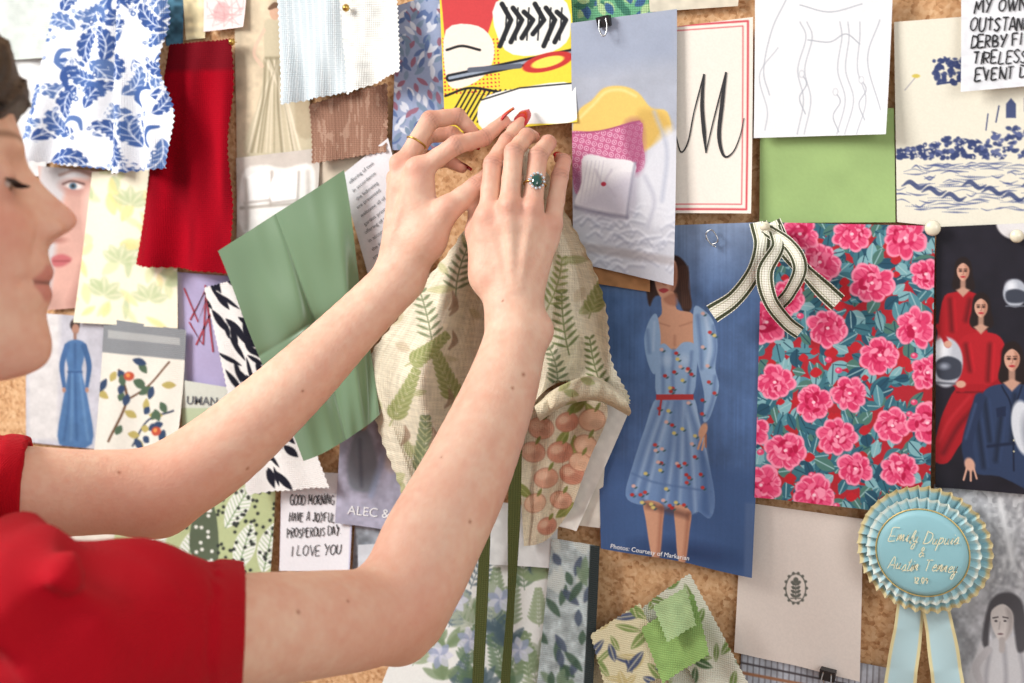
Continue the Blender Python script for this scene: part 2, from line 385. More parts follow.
# ---------------- wall items ----------------
def p_blueleaf(sd):
    def p(cv):
        cv.fill((234,236,240));r=R_(sd);bl=[(74,102,158),(92,118,168),(62,88,146)];wh=(236,238,242)
        k=0
        for gy in range(-20,225,27):
            for gx in range(10,215,26):
                x=gx+r.uniform(-8,8)+(gy//27%2)*12;y=gy+r.uniform(-8,8);a=r.uniform(0,6.283);sg=1 if r.random()<.5 else -1;k+=1
                L=r.uniform(34,46);pts=[];aa=a
                px,py=x,y
                for i in range(7):
                    pts.append((px,py));px+=L/6*math.cos(aa);py-=L/6*math.sin(aa);aa+=sg*(.12+i*.10)
                ws=[1,5.5,8,8.5,7,4.5,1.2]
                cv.taper(pts,[w+1.6 for w in ws],wh)
                cv.taper(pts,ws,bl[k%3])
                # scalloped edge lobes
                P=cr(np.array(pts),np.linspace(0,6,13))
                for i in range(2,12):
                    d_=P[min(i+1,12)]-P[i-1];d_/=np.hypot(*d_)+1e-9;w_=np.interp(i/12*6,range(7),ws)
                    for s_ in(-1,1):
                        cx_=P[i,0]-d_[1]*s_*w_;cy_=P[i,1]+d_[0]*s_*w_
                        if i%2: cv.ell(cx_,cy_,1.7,1.7,wh)
                        if i%2: cv.line([tuple(P[i-1]),(P[i,0]-d_[1]*s_*w_*.7+d_[0]*2,P[i,1]+d_[0]*s_*w_*.7+d_[1]*2)],.9,(214,220,234),1,.8)
                cv.line(pts,1.1,(228,232,242),1,.95,True)
        for i in range(16):
            x=r.uniform(20,190);y=r.uniform(-10,180);a=r.uniform(0,360)
            cv.taper([(x,y),(x+8,y-7),(x+17,y-5),(x+20,y+4)] if i%2 else [(x,y),(x-6,y-9),(x-3,y-18),(x+6,y-20)],[.8,2.6,2.8,1.4],bl[i%3])
            cv.ell(x+5,y+6,2.6,2.6,bl[(i+1)%3]);cv.ell(x+5,y+6,1.1,1.1,wh)
    return p
sheet("fabric_swatch","pale grey-green plain cloth sample pinned at board top","fabric swatch",[(-30,-15),(62,-15),(52,58),(-30,62)],plain((204,210,204)),2,.6,(.006,.004,0,0),.003,2,mat='fabric')
sheet("paper_sheet","white paper sheet with faint grey print beneath blue leaf cloth","paper",[(-40,40),(60,55),(45,175),(-40,190)],plain((216,216,214)),1,.6)
sheet("fabric_swatch","white cloth with blue leaf print and pinked edges","fabric swatch",[(58,-15),(150,-15),(125,172),(27,160)],p_blueleaf(1),5,1.2,(.012,.002,0,0),.008,2.3,2,'fabric',group="blue leaf cloth samples",fold=.004,edge=0)
sheet("fabric_swatch","narrower blue leaf print cloth overlapping its twin","fabric swatch",[(118,-15),(164,-15),(182,168),(120,174)],p_blueleaf(2),12,1.2,(.004,.012,0,0),.010,1.6,2,'fabric',group="blue leaf cloth samples",fold=.006,edge=6)
def p_red(cv):
    cv.fill((142,9,26));cv.c*=(1+(cv.noise(9,60,seed=2)-.5)*.34)[...,None]
    cv.poly([(150,0),(300,0),(300,68),(150,72)],(104,18,28),6,.8)
sheet("fabric_swatch","deep red velvet cloth folded over at its top edge","fabric swatch",[(170,44),(234,38),(240,274),(141,264)],p_red,4.6,.9,(.006,.004,0,0),.007,1.6,1.5,'fabric',fold=.009,edge=3)
sheet("paper_scrap","small teal blue printed paper scrap","paper",[(160,-15),(184,-15),(183,46),(166,46)],plain((70,110,130),4,.3),1,.6)
sheet("paper_scrap","small pale yellow and tan paper card","paper",[(182,-15),(206,-15),(205,38),(186,40)],plain((226,210,168),5,.15),2,.6)
def p_pink(cv):
    cv.fill((228,212,208));r=R_(4)
    for i in range(25):cv.line([(r.uniform(205,245),r.uniform(-5,28)),(r.uniform(205,245),r.uniform(-5,28))],1,(190,140,140),a=.5)
    cv.ell(222,12,8,10,(200,150,150),a=.6)
sheet("photo_print","small pink toned printed clipping with figures","paper",[(203,-15),(247,-15),(245,27),(206,32)],p_pink,3,.8,(.004,.003,0,0))
def p_gown(cv):
    cv.fill((206,188,160));cv.shade(.25,12,4)
    cv.blob([(264,24),(276,20),(288,28),(290,70),(300,110),(314,150),(280,160),(244,152),(256,110),(264,70)],(196,184,156),2)
    r=R_(9)
    for i in range(26):
        x=r.uniform(248,308);cv.line([(270+r.uniform(-6,12),58),((x+274)/2,100),(x,152)],r.uniform(1,2.2),(128,118,92) if i%2 else (232,220,196),1.6,.55,True)
    cv.line([(266,58),(290,58)],3,(150,140,112),2,.8)
    cv.ell(275,12,5.5,8,(206,166,140));cv.blob([(268,8),(275,2),(283,8),(282,16),(278,8),(270,10)],(110,80,60))
    cv.line([(264,30),(254,52),(262,66)],3.4,(216,184,160),1.5,1,True);cv.line([(288,32),(296,54)],3.4,(216,184,160),1.5)
    cv.ell(306,40,6,9,(176,146,124),0,2);cv.blob([(298,54),(314,54),(316,130),(296,130)],(176,160,132),3,.8)
sheet("art_print","sepia fashion drawing of a draped gown and figures","print",[(234,-15),(292,-15),(318,158),(237,168)],p_gown,1.5,1.2)
def p_sofa(cv):
    cv.fill((198,188,178));cv.blob([(242,175),(262,165),(285,168),(312,165),(316,200),(312,228),(245,232)],(232,228,222),3)
    for x in(258,285):cv.blob([(x-12,178),(x+12,174),(x+12,200),(x-12,203)],(244,242,238),2);cv.line([(x+14,172),(x+13,205)],2,(162,152,144),3);cv.line([(x-12,203),(x+12,200)],2,(170,160,152),3)
    cv.line([(242,208),(314,202)],2.4,(160,150,140),3);cv.line([(262,232),(300,230)],3,(150,120,95));cv.line([(246,180),(248,228)],4,(196,188,180),4);cv.line([(308,172),(311,226)],4,(196,188,180),4);cv.shade(.1,14,6)
sheet("photo_print","photograph of a white upholstered sofa with cushions","photo",[(236,158),(320,148),(318,232),(239,240)],p_sofa,3,1,(.004,.006,0,0),mat='photo')
def p_face(cv):
    cv.fill((206,160,146));cv.shade(.2,25,7)
    cv.blob([(40,168),(75,170),(88,178),(70,182),(60,215),(50,300),(40,305)],(196,190,190),6)
    cv.ell(74,187,13,7,(176,128,118),-8,7);cv.ell(74,186,9,3.4,(216,206,202),-6,2);cv.ell(73,186,3.8,3.4,(76,104,124),0,1.5);cv.ell(73,186,1.8,1.8,(34,34,40));cv.line([(63,184),(72,181),(84,184)],1.8,(84,58,54),2,1,True)
    cv.line([(60,175),(76,170),(92,175)],2.6,(140,104,92),3,.8,True);cv.blob([(52,258),(62,254),(72,259),(64,266),(54,266)],(186,100,102),3);cv.line([(54,261),(70,261)],1,(140,64,66),2)
    cv.blob([(86,190),(110,186),(106,250),(90,245),(84,220)],(224,182,168),9);cv.ell(60,226,8,10,(222,176,160),0,8);cv.ell(58,240,8,3,(170,118,106),0,4);cv.blob([(88,250),(106,250),(104,306),(70,308),(78,280)],(176,130,118),10)
sheet("photo_print","close-up photograph of a woman's face with blue eyes","photo",[(38,166),(110,172),(101,306),(48,310)],p_face,1.6,1,(.002,.002,0,0),mat='photo')
def p_yel(cv):
    cv.fill((238,231,206));r=R_(12)
    for i in range(48):
        x=r.uniform(80,180);y=r.uniform(172,325);a=r.uniform(0,360);c=[(230,212,140),(208,214,166),(236,218,156),(180,194,150)][i%4]
        cv.leaf(x,y,r.uniform(14,26),r.uniform(3,6),a,c,3,.75)
    for x,y in((120,262),(105,295),(150,300),(130,205),(160,240)):
        for k in range(5):cv.leaf(x,y,20,5,k*36+r.uniform(0,20),(182,194,150),3,.7,(235,228,200))
sheet("wallpaper_sample","cream wallpaper piece with yellow and sage leaf print","wallpaper",[(92,172),(176,165),(179,328),(76,322)],p_yel,3,1,(.004,.002,0,0),.001)
def p_lil(cv):
    cv.fill((174,164,198));cv.c*=(1+(cv.noise(30,seed=8)-.5)*.15)[...,None]
    cv.line([(178,275),(184,380)],6,(204,198,218),3)
it=sheet("colour_card","lilac purple sheet behind a small folding rack","paper",[(177,272),(254,278),(252,392),(180,388)],p_lil,1,.6)
for a in([(184,288),(198,322),(206,300),(214,320)],[(190,320),(206,288),(203,345),(189,322)],[(196,345),(212,310)],[(205,285),(213,352)]):
    stroke(it,a,1.8,'inkred',False,name="rack_outline")
def p_bluef(cv):
    cv.fill((190,188,196));cv.shade(.15,20,9)
    cv.poly([(28,312),(60,314),(58,440),(28,440)],(214,210,208),6)
    cv.ell(75,325,5,6,(56,40,38),0,1.5);cv.ell(75.6,329,3.6,5.2,(172,128,108));cv.line([(75,334),(75,340)],3.2,(150,112,96))
    cv.blob([(66,344),(72,340),(79,340),(85,344),(84,358),(82,372),(88,400),(92,444),(59,444),(63,400),(68,372),(66,358)],(76,112,156),1.5)
    cv.taper([(67,346),(62,365),(64,386)],[3,2.8,2],(66,100,146));cv.taper([(84,346),(89,365),(87,386)],[3,2.8,2],(60,94,138));cv.ell(64,390,1.8,2.6,(172,128,108));cv.ell(87,390,1.8,2.6,(172,128,108))
    cv.line([(68,372),(82,372)],1.5,(48,76,120),1.5)
    for a,c in(([(70,374),(68,410),(64,440)],(54,84,126)),([(75,374),(76,410),(77,440)],(52,84,128)),([(80,374),(84,410),(88,440)],(104,140,180)),([(72,374),(72,410),(71,440)],(100,136,176)),([(75,344),(75,368)],(52,82,126))):cv.line(a,2,c,3,.8,True)
    cv.shade(.12,7,12)
sheet("photo_print","photo of a figure in a long blue gown on grey","photo",[(26,312),(108,318),(104,450),(26,442)],p_bluef,2,1.3,mat='photo')
def p_tree(cv):
    cv.fill((228,223,211));cv.poly([(100,315),(186,325),(186,360),(100,352)],(138,141,144),1)
    cv.poly([(108,330),(180,338),(180,345),(108,338)],(196,196,192),1,.6)
    r=R_(15);cv.line([(112,440),(128,400),(120,370)],2.5,(110,80,60),smooth=True);cv.line([(128,400),(150,385),(170,362)],2,(110,80,60),smooth=True);cv.line([(135,445),(150,420),(176,410)],2,(60,70,90),smooth=True)
    for i in range(34):
        cv.leaf(r.uniform(106,178),r.uniform(362,440),r.uniform(9,16),3.6,r.uniform(0,360),[(60,76,104),(84,104,84),(182,166,102)][i%3],1.5)
    for x,y in((130,376),(160,430)):cv.ell(x,y,5,4.5,(190,86,66),0,1.5);cv.ell(x-1,y-1,2,2,(230,150,90))
sheet("fabric_swatch","hanging cloth sample with tree branches and red fruit print","fabric swatch",[(104,318),(186,330),(183,444),(98,452)],p_tree,4,1.1,(.006,.01,0,0),.002,mat='fabric')
def p_hum(cv):
    cv.fill((206,208,196));cv.poly([(180,408),(235,408),(235,450),(180,450)],(176,190,150),1,.8)
it=sheet("paper_card","small pale green card with grey capital letters","card",[(182,380),(232,388),(230,448),(182,445)],p_hum,4.5,1)
letter(it,"UMAN",186,404,12,'inkgrey',-3,cw=.9,bold=.01)
def p_zeb(cv):
    cv.fill((234,231,227));r=R_(18)
    for i in range(64):
        t=r.random();s_=r.random();x=203+t*75+s_*45;y=283+t*205
        cv.leaf(x,y,r.uniform(16,30),r.uniform(2.,4.),r.uniform(100,150),(36,36,46))
sheet("fabric_swatch","white cloth with bold black brushstroke print hung aslant","fabric swatch",[(204,287),(246,276),(336,486),(255,492)],p_zeb,6.5,1.2,(.01,.006,0,0),.004,2,1.5,'fabric')
def p_gm(cv): cv.fill((234,232,235));cv.poly([(351,470),(356,470),(356,575),(351,575)],(120,120,180),1,.4)
it=sheet("note_card","white card with black handwritten greeting","note",[(281,470),(353,474),(352,573),(281,570)],p_gm,3,.8,(.003,.005,0,0))
handtext(it,[("GOOD MORNING",290,505,9.5,1,.55,.15),("HAVE A JOYFUL",289,521,9,-1,.57,.15),("PROSPEROUS DAY.",287,538,9,4,.60,.15),("I LOVE YOU",291,556,10,2,.82,.15)],.9)
def p_alex(cv):
    cv.fill((166,164,182));cv.shade(.35,10,11)
    cv.blob([(356,432),(368,430),(378,462),(374,490),(352,488),(348,462)],(126,130,140),4);cv.line([(360,440),(362,486)],3,(92,96,108),4,.8);cv.ell(363,424,4.6,6.4,(180,146,130),0,2);cv.ell(392,450,9,20,(200,180,168),a=.8,soft=5);cv.line([(372,495),(388,440)],6,(150,162,190),4,.7)
it=sheet("magazine_clipping","lilac grey magazine page with white headline letters","clipping",[(341,414),(412,422),(398,530),(337,522)],p_alex,4,1,(.004,.006,0,0),mat='photo')
letter(it,"ALEC &",347,514,13,'white',-6)
def p_grn(cv):
    cv.fill((186,196,148));r=R_(21)
    for x,y,a in((150,562,75),(186,578,80),(240,570,75),(226,528,60),(168,528,40),(266,572,80)):
        cv.leaf(x,y,50,11,a,(236,238,230),vein=(110,140,90),ribs=(150,176,124))
    cv.blob([(198,500),(214,505),(220,560),(205,575),(190,545)],(96,106,86),1)
    for i in range(110):
        x=r.uniform(185,275);y=r.uniform(490,578);cv.ell(x,y,1.8,1.8,(60,64,60) if not(196<x<216) else (235,235,225))
sheet("fabric_swatch","pale green cloth with white leaves and black dots","fabric swatch",[(120,500),(276,480),(273,580),(110,575)],p_grn,3,1.1,(.004,.006,0,0),.002,mat='fabric')
sheet("paper_sheet","plain off-white paper sheet behind the green cloth","paper",[(60,490),(150,505),(150,590),(60,585)],plain((226,216,202)),1,.4)
def p_gr(cv):
    cv.fill((150,156,164));cv.shade(.6,9,14);cv.ell(372,500,10,14,(84,96,90),0,3)
sheet("photo_print","muted grey photograph of people outdoors","photo",[(356,505),(470,500),(470,585),(352,578)],p_gr,2,.8,mat='photo')
sheet("note_card","light blue-white blank card tucked under leaf print","card",[(358,545),(440,540),(440,600),(358,600)],plain((212,216,222)),3,.4)
def p_bot(cv):
    cv.fill((230,231,226));r=R_(25)
    for i in range(44):
        x=r.uniform(410,550);y=r.uniform(575,700);c=[(96,122,92),(140,158,120),(80,100,110),(166,176,156),(120,140,104)][i%5]
        if i%3: cv.fern(x,y,r.uniform(30,56),r.uniform(50,130),c,9,2.2,.42,.75,1.6)
        else:
            for k in range(6): cv.leaf(x,y,r.uniform(16,28),4,r.uniform(20,160),c,2,.75)
    for x,y in((470,640),(500,600),(455,600),(520,650),(440,655)):
        for k in range(7):cv.leaf(x,y,14,4,k*51,(150,160,190) if k%2 else (206,208,222),1.6,.8)
sheet("wallpaper_sample","white wallpaper sample with green watercolour foliage","wallpaper",[(430,560),(556,548),(552,712),(372,712)],p_bot,5,1.1,(.004,.002,0,0))
sheet("note_card","plain white card pinned under hanging cloth","card",[(486,500),(558,510),(557,568),(484,563)],plain((222,222,220)),7,.5,(.004,.002,0,0))
def p_drk(cv):
    cv.fill((176,186,186));r=R_(26);cv.shade(.4,7,5)
    for i in range(46):cv.leaf(r.uniform(545,600),r.uniform(550,700),r.uniform(14,28),4,r.uniform(40,140),[(72,94,76),(120,140,114),(80,90,108),(200,206,200)][i%4],2.2,.85)
    cv.poly([(590,545),(602,545),(596,700),(585,700)],(54,60,60),1)
sheet("fabric_swatch","grey-green foliage cloth with dark selvedge edge","fabric swatch",[(552,538),(600,546),(594,712),(536,712)],p_drk,8.4,1,(.005,.006,0,0),.002,mat='fabric')
# top centre
def p_strp(cv):
    cv.fill((196,206,210));m=(np.sin(cv.U*6.283/7.)>.55)*.5;cv.mix(m,(226,230,230));cv.c*=(1+(cv.noise(20,40,seed=6)-.5)*.12)[...,None]
sheet("fabric_swatch","pale blue-grey striped cloth with pinked edges","fabric swatch",[(276,-15),(350,-15),(354,92),(290,106)],p_strp,6,.9,(.012,.003,0,0),.005,2,2,'fabric',fold=.003)
sheet("fabric_swatch","white textured cloth sample with pinked edges","fabric swatch",[(338,-15),(398,-15),(411,72),(350,96)],plain((226,226,220),5,.06),11,.9,(.004,.014,0,0),.006,1.5,2,'fabric',fold=.003)
def p_brn(cv):
    cv.fill((150,114,96));m=(tri(cv.U/3.2)<.4)*.35;cv.mix(m,(110,78,64));m=cv.noise(2,14,seed=9,uv=True);cv.mix((m>.7)*.5,(190,160,140))
sheet("fabric_swatch","brown striped woven cloth with frayed edge","fabric swatch",[(308,104),(388,82),(391,152),(316,164)],p_brn,4,1,(.008,.008,0,0),.003,2,1.5,'fabric')
sheet("paper_card","plain cream card below brown woven cloth","paper",[(316,150),(395,140),(392,190),(320,200)],plain((206,190,170)),2,.5)
def p_pur(cv):
    cv.fill((148,160,188));r=R_(30)
    for i in range(190):
        x=r.uniform(390,460);y=r.uniform(-5,160);cv.leaf(x,y,r.uniform(9,14),2.4,r.uniform(30,150),[(92,112,154),(206,210,220),(146,100,118),(120,140,162)][i%4])
sheet("wallpaper_sample","slate blue and mauve small willow leaf paper","wallpaper",[(396,6),(452,-12),(458,150),(393,150)],p_pur,5,1.3,(.002,.002,0,0))
def p_com(cv):
    cv.fill((232,208,66));r=R_(31)
    cv.poly([(441,-5),(500,-5),(486,40),(446,52)],(200,66,68),1)
    d=tri(cv.U/4.)**2+tri(cv.V/4.)**2;cv.mix(((d<.3)&(cv.Y>38)&(cv.X<500)&(cv.Y<95))*1.,(205,70,60))
    cv.blob([(446,30),(478,26),(494,45),(488,72),(462,88),(447,80)],(236,224,210),1)
    cv.line([(447,50),(462,46),(480,50)],2.5,(28,28,30),smooth=True)
    cv.blob([(496,2),(560,-4),(570,36),(545,54),(505,50)],(232,230,222),1)
    for k in range(6):
        x=502+k*11;cv.line([(x,4+k%3*4),(x+9,20),(x-2,46-k%4*4)],5,(34,36,40));cv.line([(x+5,8),(x+3,40)],1.6,(34,36,40))
    cv.line([(450,78),(575,52)],8,(30,32,38));cv.line([(450,78),(575,52)],3,(150,160,175));cv.line([(470,70),(520,66)],5,(90,96,110));cv.ell(548,62,26,9,(190,54,50),14);cv.ell(548,62,17,5,(236,216,90),14)
    for k in range(14):cv.line([(448+k*5,122),(466+k*5,90)],1.8,(28,28,30))
    cv.line([(446,96),(470,88),(500,92)],2.4,(28,28,30),smooth=True)
    cv.blob([(482,100),(520,88),(575,84),(578,120),(530,124),(484,130)],(236,236,232),1)
    cv.line([(482,100),(520,88),(577,83)],1.5,(28,28,30))
it=sheet("art_print","colourful comic style print in yellow, red and black","print",[(439,-12),(570,-18),(579,122),(446,134)],p_com,8,1.5,(.002,.004,0,0),mat='paper')
def p_gt(cv):
    cv.fill((110,170,130));r=R_(33)
    for i in range(30):cv.leaf(r.uniform(572,655),r.uniform(-10,20),14,4,r.uniform(0,180),[(70,120,100),(172,200,146),(70,100,140)][i%3])
sheet("fabric_swatch","bright green leafy printed cloth edge","fabric swatch",[(568,-15),(655,-15),(652,18),(572,26)],p_gt,2,1,mat='fabric')
sheet("paper_strip","beige and white paper strip at board top","paper",[(648,-15),(740,-15),(738,6),(650,12)],plain((214,204,184)),3,.5)
def p_bed(cv):
    cv.fill((168,172,184));cv.shade(.12,22,21)
    cv.poly([(560,20),(680,5),(680,60),(560,75)],(150,160,182),20,.6)
    cv.blob([(574,140),(578,112),(592,100),(604,88),(622,86),(638,92),(652,108),(668,112),(674,140),(676,170),(600,200)],(228,192,104),2)
    cv.blob([(640,110),(668,116),(674,150),(650,150),(640,130)],(196,158,80),8,.7)
    cv.line([(580,118),(594,104),(606,92),(622,90),(636,96)],2.4,(246,220,150),3,.8,True)
    cv.poly([(606,178),(680,128),(690,300),(570,300),(570,200)],(194,194,202),4)
    rr=R_(40)
    for i in range(60):
        x=rr.uniform(572,676);y=rr.uniform(204,270)
        a=[(x,y),(x+rr.uniform(4,9),y-rr.uniform(2,7)),(x+rr.uniform(12,20),y-rr.uniform(-3,5))]
        cv.line([(p,q+2.5) for p,q in a],2.6,(152,154,170),3,.5,True);cv.line(a,2.2,(234,234,240),3,.55,True)
    cv.blob([(561,134),(600,131),(640,121),(643,140),(645,168),(622,176),(580,196),(572,170)],(188,96,134),1.2)
    ix=(cv.X>560)&(cv.X<646)&(cv.Y>120)&(cv.Y<198)&((cv.c[...,0]>165)&(cv.c[...,1]<115))
    xr=cv.X*.97+cv.Y*.24;yr=cv.Y*.97-cv.X*.24
    dd=np.hypot((xr/6.4)%1-.5,(yr/6.4)%1-.5)
    cv.mix(((dd>.26)&(dd<.42)&ix)*.65,(232,190,208));cv.mix(((dd<.1)&ix)*.8,(238,204,218))
    cv.blob([(566,160),(584,180),(580,197),(572,172)],(120,54,90),5,.6);cv.blob([(624,126),(642,122),(645,166),(632,172)],(140,66,100),8,.6)
    cv.line([(561,134),(600,131),(640,121)],1.6,(150,64,104),1.5,.8,True)
    cv.ell(606,190,34,26,(120,112,128),0,16,.45)
    cv.blob([(584,156),(608,158),(636,163),(632,186),(628,216),(602,212),(576,206),(582,182)],(226,221,223),1.5)
    cv.blob([(604,186),(634,176),(628,216),(602,212),(578,206)],(190,184,196),14,.8);cv.blob([(586,158),(604,160),(598,180),(584,186)],(242,238,238),8,.8)
    for k in range(5):cv.line([(588+k*4,161),(580+k*4,206)],.8,(198,192,202),1.4,.7)
    cv.line([(612,170),(606,182),(616,196)],2,(186,178,190),3,.7,True);cv.line([(596,170),(602,184)],2,(190,182,192),3,.7)
    cv.line([(636,163),(632,186),(628,217)],2.4,(140,138,154),3,.9,True);cv.line([(576,207),(602,213),(628,217)],3.,(130,126,142),4,.9,True)
    cv.ell(604,184,2.6,2.2,(176,50,70))
    cv.blob([(640,180),(668,128),(680,150),(680,215),(650,225)],(214,214,220),8,.8)
    cv.line([(655,112),(668,150),(664,200)],3,(170,174,190),5,.8,True);cv.line([(646,176),(656,200),(650,226)],3,(170,170,184),5,.7,True)
    cv.poly([(580,242),(690,258),(690,266),(580,251)],(160,150,150),4,.6)
itb=sheet("photo_print","glossy photo of bed with yellow headboard, pink and white cushions","photo",[(571,23),(677,9),(678,284),(574,262)],p_bed,9,1.5,(.002,.012,0,0),.001,1,mat='photo')
def p_Mc(cv):
    cv.fill((234,225,213))
    for k,w in((0,2),(5,1)):
        cv.line([(600,31+k),(748-k,21+k),(748-k,209-k),(600,209-k)],w,(206,76,86),1)
it=sheet("monogram_card","cream card with red double border and black script monogram","card",[(672,27),(753,17),(753,213),(672,213)],p_Mc,6.4,1.3,(.002,.006,0,0))
stroke(it,[(676,136),(681,152),(688,142),(694,112),(704,74)],[.8,1.6,1.4,1.2,1.6],name="monogram")
stroke(it,[(704,74),(702,104),(704,132),(706,153)],[2,3.8,4,1.2],name="monogram",smooth=True)
stroke(it,[(706,153),(713,122),(726,72)],[1,1.3,1.6],name="monogram")
stroke(it,[(726,72),(722,104),(719,136),(724,156),(733,152),(740,136),(744,118)],[2,4,4,2.4,1.3,1,.8],name="monogram")
def p_sk(cv):
    cv.fill((230,230,231));r=R_(50);g=(164,166,174)
    cv.line([(786,0),(772,30),(764,70),(770,95)],1.1,g,a=.8,smooth=True);cv.line([(778,48),(760,75),(768,110),(766,130)],1,g,a=.7,smooth=True)
    for s in(0,7,40,48,60):
        cv.line([(800+s,22),(806+s*.9,38),(798+s,70),(804+s*1.05,100),(798+s,134)],1.1,g,a=.75,smooth=True)
    cv.line([(808,40),(830,42),(846,34),(860,44)],1,g,smooth=True);cv.line([(800,5),(830,12),(862,4)],.9,g,smooth=True);cv.line([(880,20),(868,60),(882,110)],.9,g,smooth=True)
    for k,c in((802,74),(836,92),(862,80)):
        cv.line([(k,c),(k+5,c+10),(k-2,c+24),(k+4,c+40)],1,g,smooth=True);cv.ell(k,c,3,4,g,a=.5);cv.ell(k,c,2,3,(230,230,231))
sheet("sketch","white paper with faint pencil fashion figure drawing","drawing",[(755,-15),(893,-15),(888,134),(755,138)],p_sk,7,1.4,(.004,.01,0,0))
sheet("colour_card","plain spring green card","card",[(760,110),(894,108),(896,222),(760,223)],plain((156,182,118),20,.03),4,.5,(.002,.003,0,0))
def p_toile(cv):
    cv.fill((232,226,208));nv=(56,68,112);r=R_(53)
    # brushy wooded shoreline
    for i in range(230):
        x=r.uniform(897,1045);h=8+14*math.exp(-((x-948)/24)**2)+24*math.exp(-((x-1014)/30)**2)
        y=158-r.random()*h;cv.ell(x,y,r.uniform(1.6,4),r.uniform(1.2,2.8),nv if r.random()<.8 else (92,102,146),r.uniform(-40,40),1.2,.92)
    for i in range(60):
        x=r.uniform(900,1040);h=8+14*math.exp(-((x-948)/24)**2)+24*math.exp(-((x-1014)/30)**2);cv.ell(x,158-r.random()*h,r.uniform(.8,1.6),r.uniform(.6,1.2),(226,220,206),r.uniform(-40,40),1,.8)
    cv.poly([(1006,118),(1006,104),(1011,98),(1016,104),(1016,118)],nv,1,.9);cv.poly([(1024,112),(1024,98),(1034,98),(1034,112)],nv,1,.9);cv.line([(996,122),(999,106)],1.4,nv);cv.line([(986,130),(988,114)],1.2,nv)
    for i in range(80):cv.ell(r.uniform(934,966),r.uniform(62,84)-abs(r.uniform(-6,6)),r.uniform(1.5,3.4),r.uniform(1.2,2.6),nv,r.uniform(0,180),a=.9)
    cv.line([(938,84),(952,82),(968,80)],2,nv,1,1,True)
    for i in range(95):
        y=r.uniform(162,212);x=r.uniform(890,1030);l=r.uniform(8,34);b_=r.uniform(-3,3)
        cv.taper([(x,y),(x+l*.5,y+b_),(x+l,y+r.uniform(-2,2))],[.3,r.uniform(.5,1.1),.3],(80,92,138),1,.85)
    for k in range(7):
        x=902+k*20;y=186+(k%3)*6;cv.taper([(x,y),(x+8,y-4),(x+17,y+2),(x+24,y-1)],[.6,2.4,2.2,.6],nv,1.2,.85)
    cv.line([(905,90),(915,78)],1,(120,120,140),a=.6);cv.ell(916,76,4,2,(210,190,90))
sheet("art_print","cream toile print of a wooded shoreline in navy","print",[(894,22),(1050,10),(1050,238),(897,222)],p_toile,5,1.5)
it=sheet("note_card","white card with bold black handwritten capitals","note",[(961,-20),(1050,-22),(1050,84),(962,92)],plain((234,234,237)),8,.6,(.008,.004,0,0))
handtext(it,[("MY OWN",974,13,13,3,.92,.16),("OUTSTANDING",970,31,13,1,.8,.16),("DERBY FI",971,48,12,3,.86,.16),("TIRELESS",973,64,12,1,.86,.16),("EVENT D",975,81,12,4,.92,.16)],1.7,seed=3)
# peony wallpaper
def p_peo(cv):
    cv.fill((170,38,48));r=R_(60)
    tl=[(52,100,116),(84,136,148),(126,170,176),(40,78,98),(76,116,106),(62,110,122)]
    for i in range(820):
        x=r.uniform(745,945);y=r.uniform(215,525)
        cv.leaf(x,y,r.uniform(13,24),r.uniform(4,6.6),r.uniform(0,360),tl[r.integers(6)],vein=(34,66,82) if i%2 else (156,188,190))
    for k in range(60):
        x=r.uniform(756,936);y=r.uniform(225,515);q=r.uniform(3,6);cv.blob([(x,y-q),(x+q*1.3,y),(x,y+q),(x-q*1.1,y+q*.2)],(184,36,46))
    for k in range(22):
        x=r.uniform(756,936);y=r.uniform(225,515);cv.ell(x,y,3.6,3,(214,70,110));cv.ell(x-.8,y-.8,1.4,1.2,(240,150,170))
    P=[(820,262),(872,283),(926,274),(800,234),(852,234),(905,238),(786,298),(828,328),(880,355),(767,322),(915,328),(775,382),(850,393),(814,402),(928,372),(893,425),(786,450),(838,436),(928,422),(856,468),(815,494),(762,484),(900,468),(752,430)]
    for x,y in P:
        R0=20+r.uniform(-3,2.5);dk=(178,24,68);md=(214,60,104);lt=(240,142,168)
        for k in range(9):
            a=math.radians(k*40+r.uniform(-16,16));d_=R0*r.uniform(.5,.68);px=x+math.cos(a)*d_;py=y-math.sin(a)*d_*.9
            ln=R0*r.uniform(.36,.5);wd=R0*r.uniform(.3,.42)
            cv.ell(px,py,ln,wd,lt,math.degrees(a),1.2);cv.ell(px-math.cos(a)*2,py+math.sin(a)*2,ln*.92,wd*.86,md if k%2 else (224,84,124),math.degrees(a),1.4)
            for j in(-1,0,1):
                b_=a+j*.35;cv.line([(x+math.cos(b_)*R0*.4,y-math.sin(b_)*R0*.36),(x+math.cos(b_)*R0*.86,y-math.sin(b_)*R0*.78)],.8,(196,40,88),1.2,.7)
        cv.ell(x,y,R0*.52,R0*.46,(198,38,86),0,2)
        for k in range(26):
            a=r.uniform(0,6.283);d_=R0*.5*math.sqrt(r.random());px=x+math.cos(a)*d_;py=y-math.sin(a)*d_*.9;b_=a+r.uniform(-.9,.9);q=R0*r.uniform(.12,.24)
            cv.ell(px,py,q,q*.55,[lt,md,dk,(232,110,144)][r.integers(4)],math.degrees(b_)+90,1.)
        cv.ell(x,y,1.8,1.5,(248,200,210))
sheet("wallpaper_sample","red wallpaper with pink peonies and teal leaves","wallpaper",[(762,222),(935,226),(931,516),(756,496)],p_peo,8,1.5,(.004,.006,0,0),.001)
